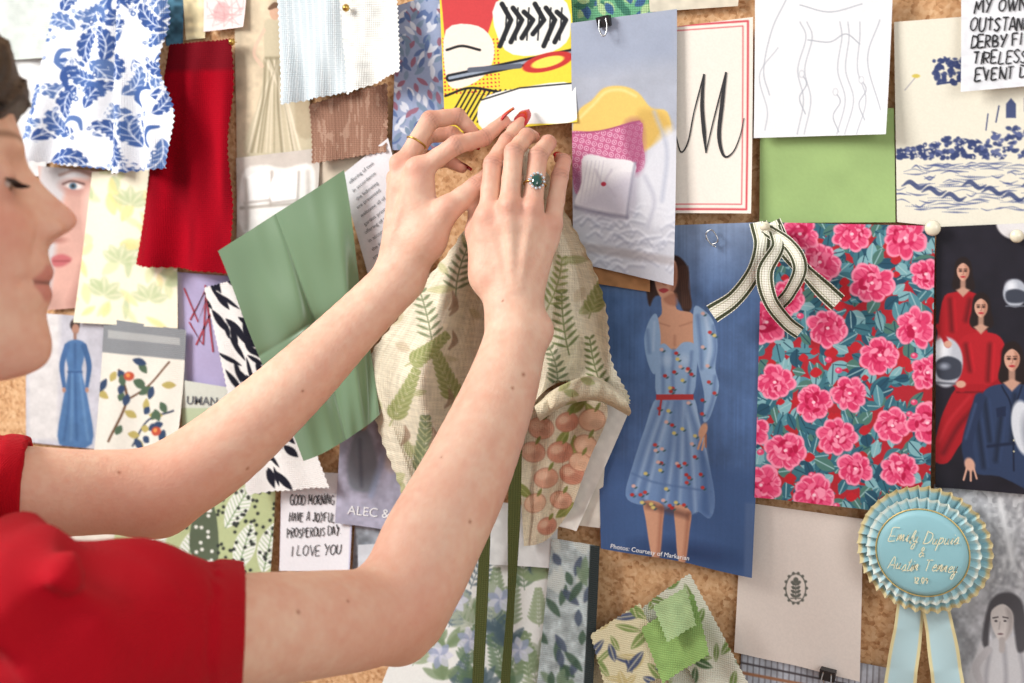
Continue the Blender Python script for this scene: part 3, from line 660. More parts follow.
def p_wom(cv):
    cv.fill((32,29,38));sk=(210,160,138);red=(168,24,34)
    cv.shade(.4,24,61)
    def woman(x,y,s,dress,hair=(36,25,24),body=None,folds=()):
        cv.blob([(x-8*s,y-7*s),(x-5*s,y-13*s),(x+2*s,y-15*s),(x+8*s,y-9*s),(x+10*s,y+4*s),(x+12*s,y+16*s),(x+5*s,y+21*s),(x-6*s,y+20*s),(x-11*s,y+14*s),(x-9*s,y+3*s)],hair,2)
        cv.blob(body,dress,1.5)
        for fl in folds:
            cv.line(fl,3.5,tuple(.5*np.array(dress)),6,.85,True);cv.line([(p+4,q) for p,q in fl],2,tuple(np.minimum(255,1.25*np.array(dress))),4,.5,True)
        cv.line([(x,y+8*s),(x,y+18*s)],5.2*s,tuple(.8*np.array(sk)),2);cv.poly([(x-7*s,y+18*s),(x,y+15*s),(x+7*s,y+18*s),(x,y+25*s)],tuple(.93*np.array(sk)),2)
        cv.blob([(x-5.8*s,y-4*s),(x,y-9*s),(x+5.8*s,y-4*s),(x+5.2*s,y+4*s),(x,y+9*s),(x-5.2*s,y+4*s)],sk,1.2)
        cv.blob([(x+2*s,y-7*s),(x+6*s,y-3*s),(x+5*s,y+4*s),(x+1*s,y+8*s),(x+3*s,y)],(170,116,94),3,.8)
        for q in(-1,1):
            cv.ell(x+q*2.5*s,y-1.2*s,1.9*s,1.3*s,(150,100,82),0,2,.7);cv.line([(x+q*2.5*s-1.5*s,y-3*s),(x+q*2.5*s+1.4*s,y-3*s)],.9,(60,38,32),1,.9);cv.ell(x+q*2.5*s,y-1*s,1.3*s,.8*s,(36,24,24))
        cv.ell(x,y+4.8*s,2.4*s,1.0*s,(176,50,58));cv.line([(x+.4*s,y-1*s),(x+.7*s,y+2.2*s),(x-.8*s,y+2.4*s)],.8,(150,96,80),1,.9)
    woman(963,272,1.0,red,body=[(942,302),(955,292),(972,292),(984,304),(986,345),(960,370),(938,360)],folds=[[(950,300),(952,330)],[(970,300),(966,320)]])
    woman(981,308,1.05,(176,28,38),body=[(956,350),(968,334),(996,334),(1006,350),(1002,372),(994,392),(970,398),(956,392)],folds=[[(966,345),(970,370)],[(990,345),(988,380)]])
    cv.blob([(960,386),(992,386),(1000,400),(985,420),(962,442),(948,462),(934,458),(938,430),(946,406)],(164,24,34),1.5)
    cv.line([(984,398),(960,424),(944,452)],3.5,(92,12,22),6,.9,True);cv.line([(970,396),(950,420),(940,440)],2.5,(204,50,58),4,.6,True);cv.line([(957,392),(996,392)],1.5,(96,14,22),2,.8)
    cv.line([(958,352),(950,374),(962,388)],8,(170,26,36),2,1,True);cv.line([(1004,352),(1004,376),(990,390)],8,(150,20,32),2,1,True)
    woman(1012,360,1.25,(46,60,90),body=[(972,430),(982,394),(1000,384),(1030,386),(1050,400),(1050,490),(1000,476),(974,470)],folds=[[(985,400),(990,440)],[(1015,395),(1012,440)],[(1002,410),(996,460)],[(978,420),(984,466)]])
    cv.line([(1002,386),(1012,410),(1014,470)],1.6,(20,26,44),1.5,.9,True);cv.line([(1022,386),(1014,410)],1.6,(20,26,44),1.5,.9);cv.poly([(996,408),(1006,406),(1006,416),(997,417)],(30,40,66),1,.9);cv.line([(988,446),(1040,440)],3,(26,34,56),2,.9)
    for k in range(4):cv.ell(1014,418+k*11,.9,.9,(210,200,160))
    cv.line([(980,398),(968,440),(970,462)],11,(40,52,80),2,1,True);cv.line([(976,404),(966,438)],2,(74,92,130),3,.6)
    cv.ell(970,464,5,7,sk,20,2);cv.line([(967,468),(964,479)],2,sk);cv.line([(971,470),(971,480)],2,sk);cv.line([(974,468),(977,478)],1.8,sk)
    cv.ell(946,362,17,25,(186,188,196),0,2);cv.ell(941,350,8,11,(238,238,242),0,9);cv.blob([(936,362),(948,356),(961,362),(960,376),(948,380),(938,376)],(60,64,76),2);cv.ell(944,366,5,3,(150,156,170),0,4);cv.line([(932,382),(960,384)],2,(90,92,102),2)
    cv.ell(1015,293,12,14,(176,180,190),0,2);cv.ell(1011,286,5,5,(226,228,234),0,6);cv.blob([(1006,292),(1016,289),(1026,293),(1024,302),(1008,302)],(60,64,76),2);cv.line([(1006,306),(1024,306)],1.2,(110,114,124))
    cv.ell(1024,428,12,28,(210,212,218),10,2);cv.ell(1029,436,6,18,(140,144,154),10,7)
    cv.ell(1018,222,22,18,(222,218,218),0,2)
    cv.line([(938,326),(948,345)],5,red,2);cv.ell(948,344,4,3.4,sk,0,1.5);cv.ell(961,384,5,3.6,sk,0,1.5)
sheet("photo_print","dark photo of three women in red and navy with silver helmets","photo",[(936,227),(1050,222),(1050,496),(936,486)],p_wom,6,1.6,(.004,.003,0,0),mat='photo')
# blue model poster
def p_mod(cv):
    cv.fill((80,106,148));t=np.clip((cv.Y-380)/190,0,1);cv.mix(t*.75,(58,82,124));t=np.clip((300-cv.Y)/90,0,1);cv.mix(t*.8,(148,160,182))
    cv.c*=(1+(cv.noise(1.6,60,seed=71)-.5)*.10)[...,None];cv.shade(.24,34,77);cv.shade(.10,7,78)
    cv.poly([(590,455),(770,470),(770,580),(590,560)],(64,90,134),10,.7)
    cv.ell(688,550,44,9,(36,52,86),-6,14,.7)
    sk=(200,148,120);sks=(158,104,82);dr=(142,168,200);ds=(88,114,156);dl=(182,200,222)
    cv.blob([(652,262),(664,256),(678,256),(688,268),(689,288),(692,306),(686,314),(679,302),(674,296),(656,296),(650,306),(647,286)],(58,38,32),2)
    for k in range(5):cv.line([(680+k*2,266),(682+k*2,290),(683+k*2,308)],.9,(94,62,48),1.2,.7,True)
    cv.blob([(655,262),(665,256),(676,262),(677,282),(671,295),(664,299),(658,292),(655,280)],(204,152,126),1.5);cv.blob([(670,262),(677,268),(677,284),(670,296),(672,280)],sks,4,.8)
    cv.blob([(659,290),(664,288),(669,290),(664,293)],(168,62,66),1);cv.line([(664,276),(663,284),(666,285)],.9,sks,1,.9)
    cv.blob([(662,296),(674,292),(677,309),(694,315),(697,345),(660,350),(652,325),(662,314)],sk,1.2)
    cv.blob([(664,298),(676,293),(677,305),(668,304)],sks,3,.8);cv.line([(657,322),(670,326)],1,sks,2,.7);cv.line([(692,322),(680,326)],1,sks,2,.7);cv.line([(675,336),(675,345)],2,sks,3,.6)
    cv.blob([(694,308),(704,310),(714,322),(718,345),(716,368),(720,385),(716,402),(710,418),(704,420),(705,396),(700,372),(694,345)],dr,1.2)
    cv.blob([(657,314),(650,320),(645,338),(648,360),(655,374),(660,358),(661,335)],dr,1.2)
    for a in([(714,326),(716,350),(712,366)],[(716,376),(714,398),(708,416)],[(698,316),(701,345),(702,368)]):cv.line(a,3,ds,4,.8,True)
    cv.line([(706,318),(710,345),(707,366)],3,dl,4,.8,True);cv.line([(648,330),(650,352)],2.5,ds,4,.7);cv.line([(655,322),(654,350)],2,dl,3,.6)
    cv.blob([(657,352),(664,343),(674,350),(684,342),(696,346),(697,372),(691,397),(660,397),(656,375)],dr,1.2)
    for a in([(674,350),(673,372),(674,394)],[(663,350),(664,392)],[(692,352),(688,394)]):cv.line(a,2.4,ds,4,.8,True)
    cv.ell(667,360,5,6,dl,0,6,.6);cv.ell(684,360,5,6,dl,0,6,.6)
    cv.blob([(659,396),(692,396),(700,420),(710,460),(717,498),(712,516),(700,510),(690,514),(676,505),(664,509),(655,501),(642,503),(628,494),(634,466),(646,428)],dr,1.2)
    tt=np.clip((cv.Y-410)/100,0,1)*((cv.Y>398)&(cv.Y<518)&(cv.X>626)&(cv.X<718)&(cv.c[...,0]>118));cv.mix(tt*.55,(74,104,156))
    for a in([(668,402),(655,445),(643,497)],[(675,402),(670,450),(662,504)],[(682,402),(688,450),(692,510)],[(688,402),(702,450),(708,510)],[(661,402),(646,445),(633,490)],[(679,402),(678,450),(676,502)]):
        cv.line(a,4,ds,7,.85,True);cv.line([(p+5,q) for p,q in a],2.4,dl,4,.5,True)
    cv.blob([(700,440),(714,475),(714,512),(702,508),(704,480)],(66,94,140),6,.6)
    cv.line([(634,472),(655,481),(680,486),(713,490)],1.6,ds,2.5,.9,True)
    cv.ell(704,430,4,8,sk,-20,1.5);cv.line([(703,436),(699,448)],2.4,sk);cv.line([(706,437),(703,449)],2,sk);cv.line([(707,434),(707,446)],1.8,sks)
    cv.poly([(657,394),(694,394),(694,399.5),(657,399.5)],(176,56,58),1);cv.line([(662,400),(660,414)],2,(170,56,58))
    cv.blob([(646,500),(664,504),(664,525),(661,556),(654,555),(648,520)],sk,1.2);cv.blob([(676,504),(692,510),(691,530),(687,560),(680,559),(677,530)],sk,1.2)
    cv.line([(663,506),(660,555)],3.4,sks,4,.8);cv.line([(690,512),(686,558)],3.4,sks,4,.8);cv.poly([(645,499),(692,512),(690,518),(648,507)],(90,58,52),5,.6)
    r=R_(72);n=0
    while n<60:
        x=r.uniform(626,718);y=r.uniform(312,512)
        ok=(y>402 and 664-(y-396)*.34<x<690+(y-396)*.2) or (348<y<394 and 660<x<694) or (312<y<415 and x>702 and x<716)
        if ok:
            n+=1;cv.ell(x,y,2.0,1.7,[(186,60,56),(214,170,160),(176,48,46),(206,186,112)][n%4],0,1.2);cv.ell(x+2.4,y+1.8,1.6,.8,(56,86,86),30)
    cv.poly([(748,500),(762,500),(762,580),(748,580)],(96,114,148),3,.5)
it=sheet("magazine_page","blue magazine page with woman in floral puff-sleeve dress","photo",[(590,228),(766,222),(756,573),(604,546)],p_mod,5,1.6,(.006,.012,0,0),.003,1.5,mat='photo')
letter(it,"Photos: Courtesy of Markarian",610,548,6.4,'white',-9)
def p_emb(cv):
    cv.fill((228,215,205));c=(104,104,96);x0,y0=796,588
    cv.ell(x0,y0,10.5,15,c);cv.ell(x0,y0,9.3,13.8,(228,215,205))
    for k in range(14):
        a=k*math.pi/7;cv.ell(x0+10.8*math.cos(a),y0+15.2*math.sin(a),1.5,1.5,c)
    cv.line([(x0,y0+11),(x0,y0-6)],1,c);cv.ell(x0,y0-8,2.6,3,c)
    for k in range(4):
        for s in(-1,1):cv.leaf(x0,y0+9-k*4,6.5-k*.5,1.6,90-s*56,c,.8)
    cv.ell(x0-3.5,y0-6,1.6,1.6,c);cv.ell(x0+3.5,y0-6,1.6,1.6,c);cv.line([(x0-5,y0+10),(x0+5,y0+10)],1,c)
sheet("greeting_card","blush cream card with small grey oval botanical crest","card",[(742,502),(863,519),(861,679),(735,651)],p_emb,3.4,1.4,(.003,.006,0,0),.001)
def p_fence(cv):
    cv.fill((186,190,200));cv.shade(.3,8,80)
    for k in range(24):cv.line([(742+k*6,652),(740+k*6,700)],1.2,(90,84,88),a=.7)
    cv.line([(738,662),(885,692)],2,(80,74,78));cv.line([(738,672),(885,700)],3,(170,120,90))
sheet("photo_print","photograph with railing and pale sky under a card","photo",[(742,640),(888,668),(888,712),(738,712)],p_fence,1.2,1,mat='photo')
def p_bw(cv):
    cv.fill((176,176,180));cv.shade(.5,9,83)
    cv.mix(((cv.noise(5,seed=84)>.6)&(cv.Y<580))*.6,(222,222,224))
    r=R_(85)
    for i in range(70):cv.line([(r.uniform(985,1040),r.uniform(490,600)),(r.uniform(985,1040),r.uniform(490,600))],r.uniform(1,3),[(130,130,134),(220,220,222)][i%2],4,.5)
    cv.blob([(978,648),(992,640),(998,636),(1010,636),(1022,642),(1036,656),(1040,712),(966,712)],(200,198,200),3)
    for a in([(990,650),(986,680),(990,710)],[(1004,646),(1006,680),(1002,710)],[(1020,650),(1024,680),(1020,710)]):cv.line(a,3,(146,144,150),5,.8,True)
    cv.blob([(988,606),(998,594),(1012,593),(1022,602),(1026,622),(1028,646),(1018,652),(1014,630),(1010,610),(996,610),(990,622),(988,648),(982,640)],(82,80,84),3)
    cv.blob([(992,610),(1003,604),(1012,612),(1013,626),(1008,638),(1001,642),(995,634),(991,622)],(212,204,200),1.5);cv.line([(1002,640),(1002,650)],6,(178,170,168),2)
    cv.blob([(1006,608),(1013,614),(1012,630),(1005,640),(1008,624)],(164,156,154),4,.8);cv.line([(993,618),(998,617)],1.2,(70,64,66),1);cv.line([(1003,617),(1008,618)],1.2,(70,64,66),1);cv.ell(996,621,1.4,.9,(50,46,50));cv.ell(1005,621,1.4,.9,(50,46,50));cv.line([(1000,622),(999,629)],1,(170,160,158),1.4);cv.ell(1000.5,634,2.6,1,(120,96,98))
    cv.taper([(988,650),(976,668),(984,690)],[4,4,3.4],(186,182,184),2);cv.line([(1000,500),(1012,560)],5,(226,226,228),5)
sheet("photo_print","black and white photo of a woman among trees","photo",[(934,484),(1050,494),(1050,712),(946,712)],p_bw,4,1.3,mat='photo')
def p_sw(bg,cols,sd,bx):
    def p(cv):
        cv.fill(bg);r=R_(sd)
        for i in range(32):cv.leaf(r.uniform(bx[0],bx[1]),r.uniform(bx[2],bx[3]),r.uniform(16,30),r.uniform(2.5,5.),r.uniform(0,360),cols[i%len(cols)],1.6,.9,vein=bg)
    return p
g="pinked cloth samples clipped together"
for nm,cs,pf,ly in [
 ("cream cloth sample with faint beige stems",[(588,640),(640,612),(700,712),(580,712)],p_sw((222,208,176),[(206,190,150),(196,196,150)],90,(585,700,610,712)),4),
 ("blue and green leafy cloth sample with pinked edge",[(628,618),(672,584),(742,712),(690,712)],p_sw((206,208,190),[(80,110,70),(60,84,120),(140,160,90)],91,(628,745,585,712)),7),
 ("white cloth sample with olive leaves and pinked edge",[(650,600),(690,572),(768,712),(712,712)],p_sw((218,216,198),[(110,134,70),(70,96,62)],92,(650,765,575,712)),10.5),
 ("cream cloth sample with green and navy ferns, pinked edge",[(590,634),(640,602),(672,672),(610,700)],p_sw((216,206,170),[(120,140,80),(70,80,110),(196,180,130)],94,(590,676,600,700)),14),
 ("light apple green plain cloth sample",[(640,628),(694,592),(712,652),(664,682)],plain((144,176,104),8,.06),18),
 ("pale mint plain cloth sample, curled",[(652,606),(686,586),(700,622),(668,642)],plain((170,194,142),8,.06),22)]:
    sheet("fabric_swatch",nm,"fabric swatch",cs,pf,ly,1.1,(.003,.006,0,0),.003,1.6,1.5,'fabric',group=g)
# papers and satin around the hands
def p_txt(cv): cv.fill((222,220,223));cv.c*=(1+(cv.noise(20,seed=88)-.5)*.06)[...,None]
it=sheet("printed_page","white page covered with small grey printed text","paper",[(340,176),(388,138),(430,300),(374,292)],p_txt,7,1.,(.002,.002,0,0))
for k in range(13):
    x0=350+k*2.6;y0=184+k*8.4
    letter(it,["offering of two","in accordance","the following","are presented","welcome all of","garden prints"][k%6],x0+(k%3),y0,5.2,'inkgrey',40-k*.6)
def p_sat(cv):
    cv.fill((104,130,98));cv.c*=(1+(cv.noise(30,90,seed=90)-.5)*.10)[...,None]
def satf(u,v):
    cz=-.0030*np.exp(-np.abs(u-.47)/.025)-.0022*np.exp(-np.abs(v-.5)/.02)
    return (.0024*np.sin(u*12+v*8)+.0012*np.sin(u*6-v*16)+.0010*np.sin(u*29+v*5))*(.4+.6*v)+cz
drape("fabric_swatch","smooth sage green satin cloth square hung by one corner","fabric swatch",
 [[(217,251,.034),(249,231,.038),(280,211,.034),(312,191,.037),(343,170,.031)],
  [(238,303,.035),(269,284,.044),(299,265,.037),(327,247,.042),(353,231,.032)],
  [(260,356,.036),(289,338,.046),(317,319,.038),(342,305,.044),(362,292,.033)],
  [(281,408,.040),(308,392,.047),(334,375,.040),(354,362,.045),(370,353,.034)],
  [(303,461,.044),(327,450,.050),(348,440,.042),(364,427,.047),(379,414,.038)]],p_sat,(200,170),'gloss_satin',foldf=satf,jit=lambda u,v:(1.2*np.sin(v*8+1)*(np.abs(u-.5)*2)**4,1.4*np.sin(u*9)*v**5))
sheet("paper_strip","white paper edge hanging beside the linen cloth","paper",[(598,396),(628,414),(578,530),(552,524)],plain((224,220,212)),9,.5,(.004,.004,0,0))
sheet("note_card","blank cream card under hanging cloth","card",[(560,440),(606,450),(600,528),(566,524)],plain((220,212,200)),7.6,.5)
sheet("colour_card","orange-brown card edge below the bed photo","card",[(560,240),(650,250),(650,292),(560,278)],plain((168,120,80),5,.1),7.4,.5)
# held linen cloth
def weave(cv,c,k=.2):
    cv.fill(c);w=cv.noise(1.1,9,seed=5,uv=True)*.5+cv.noise(9,1.1,seed=6,uv=True)*.5
    cv.c*=(1+(w-.5)*k)[...,None]
def p_lin(cv):
    weave(cv,(220,211,188))
    r=R_(95);gs=[(116,130,70),(102,116,70),(138,146,90),(108,120,88)]
    # faint beige and olive painterly leaves
    for i in range(46):
        x=r.uniform(365,620);y=r.uniform(235,495);a=r.uniform(0,360)
        cv.leaf(x,y,r.uniform(14,30),r.uniform(3,6.5),a,[(186,176,140),(170,172,120),(152,158,104),(190,172,146),(140,148,92)][r.integers(5)],2.2,.6,(206,198,164))
    # arching stems with paired leaves
    for x,y,a,L in((432,345,100,60),(392,425,65,56),(418,480,75,60),(458,405,115,58),(404,366,30,50),(570,355,105,62),(600,392,98,54),(556,392,80,50),(546,310,62,54),(588,318,75,50),(478,450,80,50),(456,296,85,56)):
        ar=math.radians(a);bend=r.uniform(-.9,.9);px,py=x,y;pts=[]
        for k in range(9):
            pts.append((px,py));px+=L/8*math.cos(ar);py-=L/8*math.sin(ar);ar+=bend/8
        c=gs[r.integers(4)];cv.line(pts,1.3,c,1.2,.85,True)
        fine=r.random()<.5
        for k in range(1,9):
            dx=pts[k][0]-pts[k-1][0];dy=pts[k][1]-pts[k-1][1];an=math.degrees(math.atan2(-dy,dx));l=(L*.30)*(1-k*.075)
            for sg in(-1,1): cv.leaf(pts[k][0],pts[k][1],l,1.5 if fine else 3.4,an+sg*(58 if fine else 44),c,1.3,.85,None if fine else (188,186,140))
    for i in range(9):
        x=r.uniform(380,460);y=r.uniform(290,480);cv.taper([(x,y),(x+6,y-8),(x+4,y-18)],[1,3.4,1],(150,126,106),1.4,.75)
ctrl=[[(496,160,.022),(503,152,.026),(512,148,.022),(522,148,.026),(532,150,.022),(541,158,.026)],
      [(452,246,.024),(476,238,.048),(503,236,.024),(528,236,.048),(552,234,.024),(580,236,.038)],
      [(410,305,.024),(446,308,.060),(486,312,.026),(524,306,.060),(566,300,.026),(604,312,.044)],
      [(364,363,.026),(418,385,.058),(475,385,.028),(520,372,.064),(572,352,.028),(616,364,.050)],
      [(382,430,.030),(428,440,.054),(476,430,.030),(520,405,.066),(566,380,.034),(626,398,.058)],
      [(399,496,.034),(438,470,.050),(476,448,.034),(514,420,.068),(562,384,.050),(629,410,.066)]]
def crum(u,v):
    w=np.sin(u*5+v*3)*.8+np.sin(v*6-u*4)*.6
    s_=np.sin(u*26+w*1.3+v*2)
    return (.0075*np.sign(s_)*np.abs(s_)**.8+.0028*np.sin(u*49+v*6+w*1.7)+.0022*np.sin(v*15+u*9+w*2.2))*np.clip(v*1.8,0.12,1)
def jt(u,v): return 3.5*np.sin(v*14+u*3)*(np.abs(u-.5)*2)**3+.8*np.sin(v*170)*(np.abs(u-.5)*2)**30, 3.6*np.sin(u*22)*v**6+.8*np.sin(u*190)*v**30
lin_=drape("linen_cloth","cream linen cloth printed with green ferns, held under the pin","cloth",ctrl,p_lin,(340,300),foldf=crum,jit=jt,minoff=.021)
def hemc(cv):
    weave(cv,(216,205,178))
    r=R_(12)
    for i in range(6):cv.leaf(r.uniform(545,620),r.uniform(380,412),16,4,r.uniform(0,180),(140,148,86),2,.6)
drape("folded_edge",None,None,[[(534,404,.060),(560,386,.058),(592,376,.062),(622,392,.066)],[(535,408,.074),(562,390,.074),(594,383,.076),(626,400,.078)],[(538,417,.074),(564,402,.074),(596,396,.076),(631,411,.076)],[(540,421,.058),(565,406,.058),(597,401,.060),(629,416,.062)]],hemc,(50,140),foldf=lambda u,v:.002*np.sin(u*22+v*3)+.001*np.sin(u*47+v*7),parent=lin_)
def p_mush(cv):
    weave(cv,(212,198,172),.2);r=R_(97)
    for i in range(10):cv.leaf(r.uniform(525,600),r.uniform(400,540),26,5,r.uniform(30,150),(126,132,66),1.4,.85,vein=(170,170,110))
    for i,(x,y) in enumerate(((541,428),(567,422),(592,420),(533,452),(560,452),(586,446),(546,478),(572,474),(535,503),(561,500),(547,526),(580,462))):
        c=[(216,164,138),(200,140,116),(224,182,152)][i%3];q=r.uniform(9.5,13);an=r.uniform(-40,40)
        cv.ell(x,y,q+.8,q*.82+.8,(168,112,92),an,1.4,.8);cv.ell(x,y,q,q*.82,c,an,1.4,.95);cv.ell(x-q*.3,y-q*.2,q*.5,q*.36,(232,196,168),an,3,.7);cv.ell(x+q*.35,y+q*.3,q*.5,q*.36,tuple(.88*np.array(c)),an,3,.7)
        cv.leaf(x+q*.2,y-q*.6,q*.9,1.8,60,(120,128,68),1.2,.9)
drape("linen_cloth","second linen cloth with peach fruit and leaf print","cloth",
 [[(520,400,.022),(545,392,.032),(572,388,.022),(604,392,.032)],[(521,442,.022),(548,432,.032),(576,425,.022),(607,418,.032)],[(521,490,.022),(544,488,.032),(562,478,.022),(590,458,.030)],[(524,546,.022),(538,544,.028),(552,535,.022),(572,508,.028)]],
 p_mush,(190,110),foldf=lambda u,v:.002*np.sin(u*16+v*4)+.0012*np.sin(v*20+u*5))
ol=lambda u,v:np.array([88,94,56.])*(1+.12*np.sin(u*50))[...,None]
strip("ribbon","long olive green grosgrain ribbon hanging straight down","ribbon",[(516,430,.036),(514,520,.034),(511,600,.030),(504,700,.028)],[13,13,9,10],ol,twist=[0,.2,.6,.2])
strip("ribbon","olive green grosgrain ribbon tail, slightly twisted","ribbon",[(490,430,.032),(486,520,.030),(482,600,.030),(477,700,.028)],[11,11,12,12],ol,twist=[0,.4,.1,.3])
# striped ribbon
def rib(u,v):
    c=np.full(u.shape+(3,),0.)+np.array([232,228,213.])
    for a,b_,k in((.05,.22,(70,74,54)),(.78,.95,(70,74,54)),(.28,.33,(180,180,152)),(.67,.72,(180,180,152))):
        m=((u>a)&(u<b_))[...,None];c=np.where(m,np.array(k,float),c)
    return c
r0=strip("bow_ribbon","cream ribbon with dark olive edge stripes, looped over a pin","ribbon",[(758,222,.024),(762,245,.038),(754,272,.042),(735,298,.04),(712,314,.036)],[18,18,18,18,20],rib,nu=60,twist=[0,.3,.5,.3,0])
strip("ribbon_tail",None,None,[(772,222,.026),(786,250,.040),(806,272,.044),(824,290,.04),(838,303,.036)],[18,17,18,20,20],rib,parent=r0,nu=60,twist=[0,-.3,-.6,-.2,0])
strip("ribbon_loop",None,None,[(774,226,.030),(778,246,.046),(765,272,.050),(770,300,.048),(786,322,.036),(800,333,.028)],[14,16,18,17,15,14],rib,parent=r0,nu=60,twist=[0,.5,.1,-.4,-.2,0])
strip("ribbon_loop",None,None,[(764,228,.030),(790,246,.046),(800,268,.05),(790,292,.048),(778,306,.036)],[13,15,16,15,13],rib,parent=r0,nu=60,twist=[.2,-.4,.3,.5,0])
# rosette
cen=poff(925,547,.020);s_=.0500
def ruffle(r0_,r1,n,amp,y,sub=6,nr=12):
    V=[];col=[];N=n*sub
    for i in range(nr):
        t=i/(nr-1);r=r0_+(r1-r0_)*t
        for k in range(N):
            a=2*math.pi*k/N;ph_=k/sub
            h=amp*(tri(np.array(ph_))-.5)*(.3+.7*t)
            rr=r*(1+.012*math.sin(ph_*6.283))
            V.append(cen+np.array([1.,0,0])*rr*math.cos(a+h*6)+np.array([0,0,1.])*rr*math.sin(a+h*6)+np.array([0,-y-h-.003*t,0]))
            col.append(np.array([162,204,212.]) if t<.88 else np.array([222,204,152.]))
    Fc=[]
    for i in range(nr-1):
        for k in range(N):
            Fc.append([i*N+k,i*N+(k+1)%N,(i+1)*N+(k+1)%N,(i+1)*N+k])
    return np.array(V),np.array(Fc),np.array(col)
V,Fc,cl=ruffle(s_*.55,s_*1.02,38,.007,.004)
ros=mkobj("award_rosette",V,Fc,M['satin'],col=cl,smooth=False,origin=cen,label="pale blue pleated award rosette with gold lettering and tails",category="rosette")
V,Fc,cl=ruffle(s_*.5,s_*.86,34,.006,.009)
cl[:]=np.where(cl[:,0:1]>200,np.array([226,232,222.]),np.array([176,212,218.]))
mkobj("inner_ruffle",V,Fc,M['satin'],col=cl,smooth=False,parent=ros)
def lab(cr_,h,n=64):
    pr=[(0.0005,h+.0035),(cr_*.5,h+.0033),(cr_*.85,h+.0028),(cr_*.94,h+.0015),(cr_,h-.002),(cr_*.98,h-.006)]
    return lathe(pr,n,org=cen)
V,Fc=lab(s_*.70,.016);M['btn']=solid("button_satin",(146,194,202),.5,bk='noise',bs=300,bst=.1)
mkobj("rosette_button",V,Fc,M['btn'],parent=ros)
tp=tube([cen+np.array([s_*.70*math.cos(a),-.0155,s_*.70*math.sin(a)]) for a in np.linspace(0,2*math.pi,72)[:-1]],.0006,6,True)
mkobj("gold_rim",tp[0],tp[1],M['gold'],parent=ros)
gx,gy=np.meshgrid(np.linspace(875,975,60),np.linspace(500,600,60))
fit=dict(ob=ros,X=gx.ravel(),Y=gy.ravel(),O=np.full(gx.size,.0397))
cx,cy=proj(cen+np.array([0,-.019,0]))
handtext(fit,[("Emily Dupuis",cx+1,cy-11,13,-3,.94,.35),("&",cx,cy+3,9,0,.9,.3),("Austin Tenney",cx+1,cy+17,13,-3,.88,.35),("12.09",cx,cy+29,6,0,.9,.1)],.9,'palegold',5,.0006,True)
def tailc(u,v):
    c=np.full(u.shape+(3,),0.)+np.array([184,212,216.]);m=((u<.09)|(u>.91))[...,None];return np.where(m,np.array([226,212,160.]),c)
strip("ribbon_tail",None,None,[(912,590,.012),(908,630,.014),(902,670,.018),(897,715,.02)],[26,30,32,34],tailc,'satin',ros,24,[0,.3,-.2,.3])
strip("ribbon_tail",None,None,[(932,592,.018),(940,630,.020),(946,670,.022),(952,715,.024)],[26,30,33,34],tailc,'satin',ros,24,[0,-.3,.3,-.1])
# pins and clips
def pin(px,py,off,mat,label,r=.0045,flat=False):
    o=poff(px,py,off)
    pr=[(.0003,-.008),(.0005,0),(r*.9,.0002),(r,.001),(r*.6,.002),(r*.45,.005),(r*.8,.0065),(r*.85,.008),(r*.5,.0088),(.0001,.009)] if not flat else [(.0003,-.006),(.0006,0),(r*.7,.0003),(r,.0015),(r*.9,.003),(r*.6,.0042),(r*.2,.0048),(.0001,.005)]
    V,Fc=lathe(pr,20,org=o);return mkobj("pushpin",V,Fc,M[mat],label=label,category="pushpin")
pin(933,228,.018,'pearl',"pearl headed pushpin between two prints",.0060,True)
pin(1017,236,.015,'pearl',"cream pushpin on the dark photo",.005,True)
pin(766,226,.034,'pearl',"small white pushpin holding the striped ribbon",.0035)
pin(233,42,.014,'brass',"brass thumbtack beside red cloth",.0035,True)
pin(347,8,.028,'brass',"brass thumbtack on pale cloth",.0035,True)
pin(514,130,.022,'brass',"small brass pin held between fingertips",.0025)
def wire(px_pts,off,r,name,mat,parent=None,**k):
    p=cr(np.array(px_pts,float),np.linspace(0,len(px_pts)-1,len(px_pts)*8))
    P=poff(p[:,0],p[:,1],off+(p[:,2] if p.shape[1]>2 else 0));V,Fc=tube(P,r,8)
    return mkobj(name,V,Fc,M[mat],parent=parent,**k)
wire([(706,238,0),(712,244,0),(718,240,.001),(712,230,.001),(706,234,.001),(710,243,.001),(716,247,.001)],.015,.0006,"paper_clip",'steel',label="small silver wire paper clip on magazine page",category="paper clip")
def clip(px,py,off,ang,label,k_=1.):
    w=math.radians(ang);a=np.array([math.cos(w),0,math.sin(w)])*k_;b=np.array([-math.sin(w),0,math.cos(w)])*k_;o=poff(px,py,off);n=np.array([0,-1.,0])
    V=[];prof=[(0.008,-.001),(.008,.002),(-.004,.004),(-.004,-.003)]
    for sx in(-.008,.008):
        for hb,hn in prof:V.append(o+a*sx+b*hb+n*hn)
    Fc=[[0,1,2,3],[7,6,5,4],[0,4,5,1],[1,5,6,2],[2,6,7,3],[3,7,4,0]]
    ob=mkobj("binder_clip",V,Fc,M['black'],smooth=False,label=label,category="binder clip")
    for s in(.003,-.003):
        pts=[o+a*-.004+b*-.002+n*s,o+a*-.005+b*.010+n*(s*1.6),o+a*-.002+b*.018+n*(s*2),o+a*.002+b*.018+n*(s*2),o+a*.005+b*.010+n*(s*1.6),o+a*.004+b*-.002+n*s]
        V2,F2=tube(cr(np.array(pts),np.linspace(0,5,30)),.0007,6);mkobj("handle",V2,F2,M['steel'],parent=ob)
clip(604,20,.021,-170,"small black binder clip at top of the bed photo",.7)
clip(828,673,.017,175,"small black binder clip beneath the blush card",.8)
